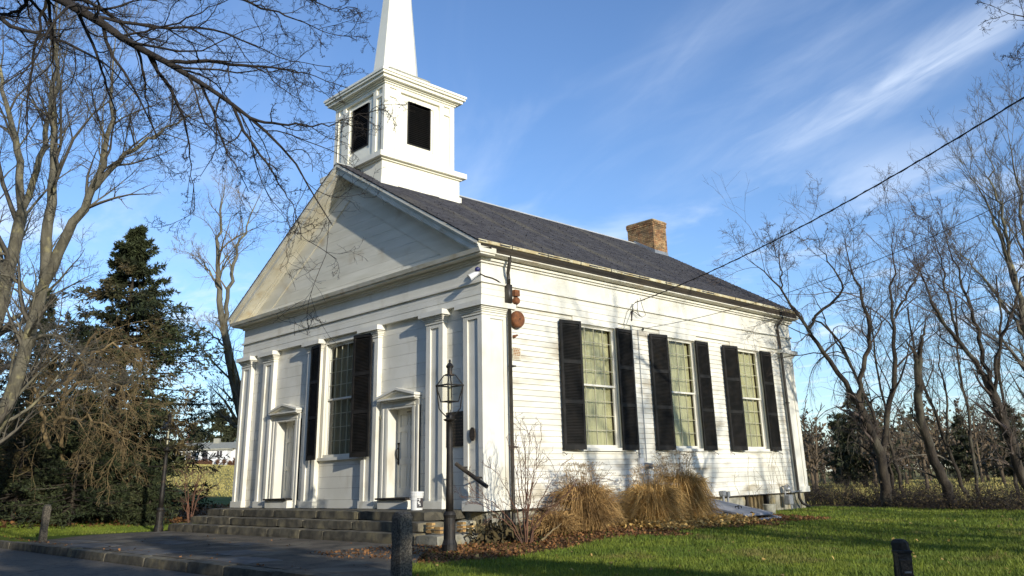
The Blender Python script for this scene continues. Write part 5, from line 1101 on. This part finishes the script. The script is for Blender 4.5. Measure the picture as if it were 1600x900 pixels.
bare_tree('young_tree', 'slim slanting bare tree right behind the broken snag', [
    pxthin([(1520, 790), (1506, 769), (1478, 690), (1455, 633), (1430, 560), (1418, 480)], 31, 31, 11, 3, 18, 1, .03), pxthin([(1478, 700), (1482, 620), (1465, 560), (1472, 480)], 31, 31, 6, 2, 18, 2, .03)], LV(.35, (12, 7, 5, 3), .5), 'bark', 'twiggrey', 57)
bare_tree('young_tree', 'slender bare tree by the right edge behind the leaning trunk', [
    pxthin([(1590, 790), (1583, 700), (1560, 600), (1566, 500), (1556, 430)], 29, 29, 9, 3, 18, 1, .03)], LV(.35, (14, 7, 5, 3), .5), 'bark', 'twigpurple', 58)
bare_tree('tall_tree', 'tall many stemmed bare tree with upswept twigs at the right edge', [
    pxthin([(1668, 810), (1650, 700), (1625, 600), (1603, 500), (1600, 491)], 29, 29, 34, 20, 18, 1, .02),
    pxthin([(1601, 495), (1585, 440), (1571, 389), (1558, 350), (1544, 322), (1525, 290), (1506, 250)], 29, 29, 13, 2, 18, 2, .05),
    pxthin([(1608, 520), (1606, 450), (1600, 370), (1592, 290), (1580, 225), (1572, 180)], 29, 29, 13, 2, 18, 3, .05),
    pxthin([(1590, 455), (1572, 370), (1556, 300), (1545, 250), (1538, 205)], 29, 28.5, 9, 2, 18, 4, .05),
    pxthin([(1630, 620), (1640, 500), (1642, 380), (1630, 270), (1622, 190)], 29, 29, 16, 3, 18, 5, .05),
    pxthin([(1612, 540), (1570, 480), (1530, 430), (1500, 390), (1480, 350)], 29, 29.5, 8, 2, 18, 6, .05),
    pxthin([(1625, 600), (1590, 560), (1555, 530), (1515, 510)], 29, 29.5, 7, 2, 18, 7, .05),
    pxthin([(1640, 500), (1660, 400), (1680, 300), (1690, 200)], 29, 29, 12, 3, 18, 8, .05)],
    LV(.75, (11, 7, 6, 4), .35, (.42, .42, .48, .5), (.3, .75)), 'barkpale', 'twiggrey', 59)
bare_tree('roadside_tree', 'dark bare tree reaching in twigs at the top right corner', [
    pxthin([(1980, 800), (1960, 500), (1900, 250), (1850, 120)], 13, 13, 50, 28, 18, 1, .01),
    pxthin([(1850, 130), (1760, 80), (1680, 50), (1620, 35), (1575, 20), (1548, 8)], 13, 12.5, 16, 1.5, 18, 2, .02),
    pxthin([(1700, 55), (1650, 75), (1610, 95), (1580, 90)], 12.8, 12.6, 6, 1, 18, 3, .02)],
    [dict(n=11, t0=.3, t1=1, ratio=.22, fall=.3, ang=(.4, .9), K=7, wander=.7, up=.1, rr=.5, minr=.004, sides=4), dict(n=7, t0=.2, t1=1, ratio=.42, fall=.3, ang=(.4, 1), K=5, wander=.6, up=.1, rr=.5, minr=.003), dict(n=5, t0=.2, t1=1, ratio=.5, fall=.3, ang=(.4, 1), K=4, wander=.6, up=.1, rr=.5, minr=.0022), dict(n=3, t0=.2, t1=1, ratio=.5, fall=.3, ang=(.4, 1), K=3, wander=.6, up=.1, rr=.5, minr=.002)], 'bark', 'twigdark', 60)
# evergreens beyond the field edge on the right
for i, (px, top, dd, rm, lb) in enumerate(((1352, 612, 55, 3.3, 'broad dark pine behind the forked tree'), (1322, 655, 58, 2.2, 'low dark pine nearest the rear corner of the church'), (1512, 648, 62, 2.2, 'dark pine behind the broken snag'), (1590, 632, 60, 2.6, 'dark pine at the right edge behind the leaning tree'), (1650, 600, 60, 3.2, 'dark pine just past the right picture edge'))):
    p = at(px, 752, dd); z_ = G(p[0], p[1]); tp = at(px, top, dd)[2]; conifer('pine_tree', lb, (p[0], p[1], z_), tp - z_, rm * (.9 if i == 0 else .7), 70 + i, 80 if i == 0 else 45, 'pine', .45, .12, .1, 12, 12, .32, .2, None)
# far woods
def woods(name, pxs, d0, d1, n, h0, h1, seed, mat, leaves=260, size=.55, zoff=0.0):
    rng = np.random.default_rng(seed); V = []; F = []; parts = []; tr = []
    for i in range(n):
        px = rng.uniform(*pxs); dd = rng.uniform(d0, d1); p = at(px, 745, dd); z = G(p[0], p[1]); h = rng.uniform(h0, h1); r = h * rng.uniform(.22, .36)
        m = leaves; u = rng.normal(size=(m, 3)); u = nrmz(u) * (rng.random((m, 1)) ** .5); cone = rng.random() < .12
        q = u * [r, r, h * .45] + [p[0], p[1], z + h * .55]
        if cone: tz = rng.random(m) ** 1.4; q = np.stack([p[0] + u[:, 0] * r * .9 * (1 - tz), p[1] + u[:, 1] * r * .9 * (1 - tz), z + h * (.08 + tz * 1.05)], 1)
        parts.append(sprays(q, nrmz(rng.normal(size=(m, 3)) + [0, 0, .5]), size * rng.uniform(.5, 1.4, m), size * .28, rng))
        tr.append((guide([[p[0], p[1], z], [p[0] + rng.normal() * .3, p[1], z + h * .9]], [.12, .03], 4)))
    P = np.stack([a for a, b in tr]); Rr = np.stack([b for a, b in tr]); q1 = spawn(P, Rr, 12, rng, .2, 1, .35, .4, (.4, .9), 4, .4, .5, .5, .03); parts += [tubes_np(P, Rr, 4), tubes_np(*q1, 3)]
    q2 = spawn(*q1, 5, rng, .2, 1, .5, .4, (.4, .9), 2, .4, .4, .5, .02); parts.append(tubes_np(*q2, 3))
    v, f = merge(parts); o = solo(name, v, f, mat); tag(o, kind='stuff'); return o
woods('far_woods', (1150, 1900), 80, 130, 120, 4.5, 8.5, 81, 'woods', 150)
woods('far_woods', (-300, 420), 150, 210, 110, 3.5, 7.5, 82, 'woods', 160, .8)
woods('hedge_shrubs', (255, 400), 124, 128, 26, .5, 1.1, 83, 'hedge', 120, .3)
woods('thicket', (110, 225), 60, 95, 22, 1.6, 3.4, 84, 'hedge', 260, .35)
woods('thicket', (-200, 200), 38, 60, 30, 2.5, 5.0, 85, 'woods', 260, .4)
woods('thicket', (1240, 1900), 42, 72, 44, 2.6, 5.2, 87, 'brushwood', 110, .28)
# undergrowth along the far lawn edge
rng = np.random.default_rng(91); n = 650
xx = rng.uniform(-5, 16, n); yy = 16.6 - .52 * xx + rng.uniform(0, 3.6, n) ** 1.0; keep = ~((xx < .6) & (yy < 14.4)); xx, yy = xx[keep], yy[keep]; zz_ = hgt(xx, yy); hh = rng.uniform(.35, 1.15, len(xx)) * (.6 + .5 * np.sin(xx * 1.7) ** 2)
P = np.stack([np.stack([xx + rng.normal(size=len(xx)) * .25 * t, yy + rng.normal(size=len(xx)) * .25 * t, zz_ - .05 + hh * t * (1 - .15 * t)], 1) for t in np.linspace(0, 1, 5)], 1); Rr = np.linspace(.010, .003, 5)[None].repeat(len(xx), 0)
q1 = spawn(P, Rr, 7, rng, .15, 1, .55, .3, (.5, 1.2), 4, .7, -.3, .6, .003); q2 = spawn(*q1, 3, rng, .2, 1, .5, .3, (.5, 1.2), 2, .7, -.3, .6, .0025)
v, f = merge([tubes_np(P, Rr, 3), tubes_np(*q1, 3), tubes_np(*q2, 3)]); solo('undergrowth', v, f, 'twigdark', kind='stuff')
n = 7000; xx = rng.uniform(-5, 16, n); yy = 16.5 - .52 * xx + rng.uniform(0, 3.8, n); keep = ~((xx < .5) & (yy < 14.4)); xx, yy = xx[keep], yy[keep]; q = np.stack([xx, yy, hgt(xx, yy) + np.abs(rng.normal(size=len(xx))) * .26 * (.5 + np.sin(xx * 1.7) ** 2)], 1)
v, f = sprays(q, nrmz(rng.normal(size=q.shape)), .10 * rng.uniform(.5, 1.4, len(q)), .025, rng); solo('undergrowth', v, f, 'brush', kind='stuff')
# field tufts beyond
n = 14000; px = rng.uniform(1230, 1750, n); dd = rng.uniform(30, 80, n); q = np.stack([CAM + ray(a, 750) * b for a, b in zip(px, dd)]); q[:, 2] = hgt(q[:, 0], q[:, 1]); v, f = sprays(q, nrmz(rng.normal(size=q.shape) * .3 + [0, 0, 1]), .18 * rng.uniform(.4, 1.4, n), .03, rng); solo('field_grass', v, f, 'fieldgrass', kind='stuff')
n = 30000; px = rng.uniform(60, 430, n); dd = rng.uniform(28, 125, n); q = np.stack([CAM + ray(a, 750) * b for a, b in zip(px, dd)]); ok = (q[:, 0] + .3 * q[:, 1] < -34); q = q[ok]; q[:, 2] = hgt(q[:, 0], q[:, 1]); v, f = sprays(q, nrmz(rng.normal(size=q.shape) * .3 + [0, 0, 1]), .14 * rng.uniform(.4, 1.4, len(q)), .03, rng); solo('field_grass', v, f, 'fieldgrass', kind='stuff')
# ------------------------------------------------------------------ ornamental grass clumps
def clump(c, h, rad, n, seed, label, mat, skew=(0, 0)):
    rng = np.random.default_rng(seed); z = G(*c); T = thing('ornamental_grass', label, 'plant', (c[0], c[1], z), 'dry ornamental grass clumps by the side wall'); a = rng.uniform(0, 2 * np.pi, n); r0 = rad * .42 * np.sqrt(rng.random(n)); K = 7; t = np.linspace(0, 1, K)
    reach = rad * rng.uniform(.25, 1.0, n); hh = h * rng.uniform(.3, 1.05, n) * (1 - .25 * reach / rad); d = np.stack([np.cos(a), np.sin(a)], 1) + np.array(skew)
    P = np.empty((n, K, 3)); P[..., :2] = (np.array(c) + d * r0[:, None])[:, None] + d[:, None] * (reach[:, None] * t ** 1.5)[..., None] + rng.normal(size=(n, 1, 2)) * .06 + np.cumsum(rng.normal(size=(n, K, 2)), 1) * .016
    P[..., 2] = z - .03 + hh[:, None] * (np.sin(t * np.pi * rng.uniform(.55, 1.02, n)[:, None]) ** .9)
    V, F = ribbons(P, rng.uniform(.005, .012, n), rng); solo('blades', V, F, mat, parent=T)
    m = n // 45; ix = rng.integers(0, n, m); Q = P[ix].copy(); Q[..., 2] = z + (h * rng.uniform(.85, 1.3, m))[:, None] * np.sin(t * np.pi * .55); Q[..., :2] += (P[ix, :1, :2] - Q[..., :2]) * .45
    V, F = tubes_np(Q, np.full((m, K), .003), 3); solo('stalks', V, F, mat, parent=T)
    tip = Q[:, -1]; pos = np.repeat(tip, 12, 0) - np.tile(np.linspace(0, .22, 12), m)[:, None] * np.repeat(nrmz(Q[:, -1] - Q[:, -2]), 12, 0); V, F = sprays(pos, nrmz(rng.normal(size=pos.shape) * .4 + [0, 0, .6] + np.repeat(d[ix], 12, 0).dot(np.array([[1, 0, 0], [0, 1, 0]])) * .5), .07, .006, rng); solo('plumes', V, F, 'plume', parent=T); return T
clump((.78, 2.15), 1.05, .66, 4200, 101, 'darker dry grass clump nearer the church corner, with feathery plumes', 'clumpdark')
clump((.95, 4.3), 1.0, .70, 4200, 102, 'golden dry grass clump under the electric meter', 'clumpgold')
clump((.9, 5.45), 1.25, .72, 4800, 103, 'tallest golden dry grass clump next to the cellar hatch', 'clumpgold')
clump((.8, 1.2), .5, .5, 1200, 104, 'low brown grass tuft left of the dark clump', 'clumpdark')
# multi stemmed shrub
p = np.array([1.35, -.15, G(1.35, -.15)]); sg = []
for i, (a, b, h) in enumerate(((.05, .0, 2.0), (-.35, -.1, 1.95), (.3, .2, 1.9), (-.7, -.3, 1.5), (.7, .5, 1.5), (.15, -.3, 1.8), (-.1, .3, 2.05), (-1.1, -.5, 1.05), (1.0, .9, 1.15), (.5, -.1, 1.6), (.95, .2, .9), (-.9, -.9, .9))):
    sg.append(guide([p + [a * .05, b * .05, -.05], p + [a * .18, b * .18, h * .35], p + [a * .6, b * .6, h * .75], p + [a, b, h]], [.014, .011, .007, .003], 14, i, .012))
bare_tree('bare_shrub', 'bare reddish many stemmed shrub in front of the side downspout', sg, [dict(n=6, t0=.25, t1=1, ratio=.33, fall=.3, ang=(.35, .8), K=6, wander=.35, up=.35, rr=.5, minr=.004, sides=4), dict(n=4, t0=.2, t1=1, ratio=.45, fall=.3, ang=(.4, .8), K=4, wander=.35, up=.2, rr=.6, minr=.003), dict(n=2, t0=.2, t1=1, ratio=.5, fall=.3, ang=(.4, .8), K=3, wander=.3, up=.2, rr=.6, minr=.0025)], 'redtwig', 'redtwig', 111, cat='shrub', sides=6)
# withered plant
rng = np.random.default_rng(120); n = 420; c = np.array([.62, -.12, G(.62, -.12)]); q = np.stack([c[0] + rng.normal(size=n) * .22, c[1] + rng.normal(size=n) * .26, c[2] + np.abs(rng.normal(size=n)) * .17], 1)
T = thing('withered_plant', 'heap of dark withered broad leaves at the church corner', 'plant', tuple(c)); v, f = sprays(q, nrmz(rng.normal(size=q.shape) + [0, 0, .1]), .2 * rng.uniform(.6, 1.3, n), .045, rng); solo('leaves', v, f, 'brush', parent=T); P = np.stack([np.stack([c + [rng.normal() * .1, rng.normal() * .1, 0], c + [rng.normal() * .25, rng.normal() * .25, .3]]) for _ in range(30)]); v, f = tubes_np(P, np.full((30, 2), .006), 4); solo('stalks', v, f, 'bark', parent=T)
# dry weeds at the wall
T = thing('dry_weeds', 'thin dry weed stalks against the clapboards above the vent', 'plant', (.3, 10.2, -.5)); rng = np.random.default_rng(121); n = 16; P = np.stack([np.stack([np.array([.28 + rng.normal() * .02 * k, y0 + (k * .05 * s_), -.55 + hh * k / 4]) for k in range(5)]) for y0, s_, hh in zip(rng.uniform(9.0, 11.9, n), rng.normal(size=n), rng.uniform(.6, 1.75, n))])
q1 = spawn(P, np.full((n, 5), .005), 4, rng, .4, 1, .2, .2, (.3, .8), 4, .4, .2, .6, .002); v, f = merge([tubes_np(P, np.full((n, 5), .004), 4), tubes_np(*q1, 3)]); solo('stalks', v, f, 'twigtan', parent=T)
T = thing('fallen_branch', 'pale broken branch lying in the leaves right of the bare shrub', 'branch', (1.8, .5, -.55)); v, f = tubes_np(guide([(1.55, .05, -.54), (1.4, .5, -.42), (1.2, 1.0, -.28)], [.022, .018, .008], 8, 3, .01)[0][None], np.linspace(.022, .008, 8)[None], 6); solo('wood', v, f, 'twigtan', parent=T)
# ------------------------------------------------------------------ grass blades and leaves on the ground
from mathutils import noise as mn
def bedmask(x, y):
    w_ = np.array([mn.noise(Vector((a * .8, b * .8, .3))) for a, b in zip(x, y)]) * .9
    return (x + w_ < 2.8) & (y + w_ > -3.4) & (y < 9.4)
rng = np.random.default_rng(131); n = 330000
d_ = np.exp(rng.uniform(np.log(5.0), np.log(30), n)); th = rng.uniform(np.arctan2(1, -.05), np.arctan2(1, -1.35), n)  # denser near the road
x = 13.4 + d_ * np.cos(th); y = -12 + d_ * np.sin(th); ok = (x > -1.2) & (y > -5.2) & (y < 16.9 - .52 * x) & ~((x < .3) & (y < 13.8)); x, y, d_ = x[ok], y[ok], d_[ok]
ok = ~bedmask(x, y) | (rng.random(len(x)) < .06); x, y, d_ = x[ok], y[ok], d_[ok]
x2 = rng.uniform(-19, -12.2, 60000); y2 = rng.uniform(-5.2, 9, 60000); ok = ~((x2 * .35 + y2 > -5.6 - .0) & (x2 < -16) & (x2 * .35 + y2 < 2)) & ~((y2 > -5.6) & (y2 < -1.2) & (x2 > -12.6)); x2, y2 = x2[ok], y2[ok]
x = np.concatenate([x, x2]); y = np.concatenate([y, y2]); d_ = np.concatenate([d_, np.full(len(x2), 25.)]); n = len(x); z = hgt(x, y)
a = rng.uniform(0, 2 * np.pi, n); wd = .0016 + d_ * .00042; hh = rng.uniform(.022, .055, n) * (1 + d_ * .012); lean = rng.normal(size=(n, 2)) * .4 * hh[:, None]
b0 = np.stack([x - np.cos(a) * wd, y - np.sin(a) * wd, z - .005], 1); b1 = np.stack([x + np.cos(a) * wd, y + np.sin(a) * wd, z - .005], 1); b2 = np.stack([x + lean[:, 0], y + lean[:, 1], z + hh], 1)
solo('lawn_grass', np.stack([b0, b1, b2], 1).reshape(-1, 3), np.arange(3 * n).reshape(-1, 3), 'blade', kind='stuff', nv=3)
rng = np.random.default_rng(133); m = 150; tx = rng.uniform(2.5, 13, m); ty = rng.uniform(-4.8, 9, m); P = []
x = np.repeat(tx, 26) + rng.normal(size=m * 26) * .05; y = np.repeat(ty, 26) + rng.normal(size=m * 26) * .05; hh = rng.uniform(.05, .13, len(x)); K = 4; t = np.linspace(0, 1, K); d2 = rng.normal(size=(len(x), 2)) * .05
P = np.stack([x[:, None] + d2[:, :1] * t ** 1.5, y[:, None] + d2[:, 1:] * t ** 1.5, hgt(x, y)[:, None] + hh[:, None] * np.sin(t * 1.7)], -1); v, f = ribbons(P, np.full(len(x), .004), rng); solo('lawn_tufts', v, f, 'blade', kind='stuff')
def litter(n, fx, fy, size, mat, seed, cond=None, name='fallen_leaves', lift=.012):
    rng = np.random.default_rng(seed); x = fx(rng, n); y = fy(rng, n)
    if cond is not None: k = cond(x, y); x, y = x[k], y[k]
    z = hgt(x, y) + np.abs(rng.normal(size=len(x))) * lift; q = np.stack([x, y, z], 1); d = nrmz(rng.normal(size=q.shape) * [1, 1, .35]); m = len(q); up_ = nrmz(rng.normal(size=(m, 3)) * .5 + [0, 0, 1]); s = nrmz(np.cross(d, up_)); L_ = size * rng.uniform(.5, 1.3, m)[:, None]
    mid = q + d * L_ * .5; bend = np.array([0, 0, 1]) * L_ * .18
    V = np.stack([q, mid + s * L_ * .36 + bend, q + d * L_, mid - s * L_ * .36 + bend], 1).reshape(-1, 3); return solo(name, V, np.arange(4 * m).reshape(-1, 4), mat, kind='stuff')
litter(30000, lambda r, n: r.uniform(-.6, 4.2, n), lambda r, n: r.uniform(-4.4, 9.3, n), .06, 'leaf', 141, lambda x, y: bedmask(x, y) & ~((x < 0) & (y > -.6)))
litter(6000, lambda r, n: r.normal(1.35, .5, n), lambda r, n: r.uniform(3.2, 7.0, n), .09, 'straw', 142, lambda x, y: (x > .1) & (x < 2.6), 'dry_straw_litter', .06)
litter(260, lambda r, n: r.uniform(2, 13, n), lambda r, n: r.uniform(-5, 11, n), .07, 'straw', 143, lambda x, y: y < 16 - .52 * x, 'scattered_leaves', .03)
litter(420, lambda r, n: r.uniform(-16, 4, n), lambda r, n: -5.25 + np.abs(r.normal(size=n)) * .12, .055, 'leaf', 147, None, 'kerb_leaves', .01)
litter(60, lambda r, n: r.uniform(-8, 4, n), lambda r, n: r.uniform(-5.4, -1.7, n), .06, 'leaf', 145, None, 'scattered_leaves', .03)
litter(9000, lambda r, n: r.uniform(-30, -14.2, n), lambda r, n: r.uniform(-6, 9, n), .16, 'leaf', 144, lambda x, y: (x * .35 + y < 2.0) & (x + .6 * np.sin(y * 1.3) < -15.8) & (y > -5.3))
# ------------------------------------------------------------------ trees beyond the right edge (they throw the shadows on lawn, walk and wall)
SH = [dict(n=7, t0=.25, t1=1, ratio=.42, fall=.45, ang=(.4, .9), K=7, wander=.5, up=.35, rr=.55, minr=.012, sides=4), dict(n=7, t0=.2, t1=1, ratio=.42, fall=.4, ang=(.4, 1.0), K=5, wander=.55, up=.2, rr=.55, minr=.008, src=[0, 1]), dict(n=3, t0=.15, t1=1, ratio=.48, fall=.3, ang=(.4, 1.1), K=3, wander=.6, up=.15, rr=.6, minr=.006)]
for i, (x, y, h, r, lb) in enumerate(((23, -1.2, 12, .28, 'bare shade tree east of the lawn, nearest the road'), (20, 1.8, 10, .22, 'bare shade tree east of the lawn, second from the road'), (40, -4, 13, .22, 'tall bare tree far east beside the road'), (26, 6.0, 11, .26, 'stout bare tree east of the lawn'))):
    z = G(x, y); gsx = [guide([(x, y, z - .2), (x + .1, y, z + h * .3), (x - .1, y + .2, z + h * .6), (x + .2, y, z + h)], [r, r * .8, r * .5, .03], 18, i, .03), guide([(x + .1, y, z + h * .28), (x + .9, y + .9, z + h * .55), (x + 1.5, y + 1.7, z + h * .9)], [r * .6, r * .4, .02], 18, i + 9, .03), guide([(x + .1, y, z + h * .35), (x - .7, y - .9, z + h * .6), (x - 1.1, y - 1.7, z + h * .88)], [r * .6, r * .4, .02], 18, i + 19, .03)]
    bare_tree('shade_tree', lb, gsx, SH, 'bark', 'twigdark', 200 + i, 'bare trees east of the lawn')
for i, (x, y, h, r, lb) in enumerate(((20.6, -10.2, 8.2, 3.1, 'roadside spruce south east of the church, nearest the lawn'), (22.5, -13.6, 9, 3.4, 'roadside spruce south east of the church, across the road'), (24.0, -8.0, 6.6, 2.2, 'shorter roadside spruce behind the lawn corner'))):
    conifer('roadside_spruce', lb, (x, y, -.7), h, r, 220 + i, 150, 'spruce', .55, .03, .25, 10, 6, .4, .2, 'roadside spruces')

rng = np.random.default_rng(301); parts = []; tr = []  # unseen conifers added behind the camera to cut sky light on the front
for i in range(34):
    x = -52 + i * 2.05 + rng.normal() * .6; y = -21 - rng.random() * 7; h = rng.uniform(11, 17); r = h * .2; m = 420; tz = rng.random(m) ** 1.2; u = nrmz(rng.normal(size=(m, 3)))
    q = np.stack([x + u[:, 0] * r * (1.05 - tz), y + u[:, 1] * r * (1.05 - tz), -.7 + h * (.05 + tz * .98)], 1); parts.append(sprays(q, nrmz(rng.normal(size=(m, 3)) + [0, 0, -.3]), 1.3 * rng.uniform(.5, 1.3, m), .4, rng)); tr.append(guide([[x, y, -.9], [x, y, -.7 + h]], [.25, .04], 4))
parts.append(tubes_np(np.stack([a for a, b in tr]), np.stack([b for a, b in tr]), 5)); v, f = merge(parts); solo('added_screen_woods', v, f, 'spruce', kind='stuff')
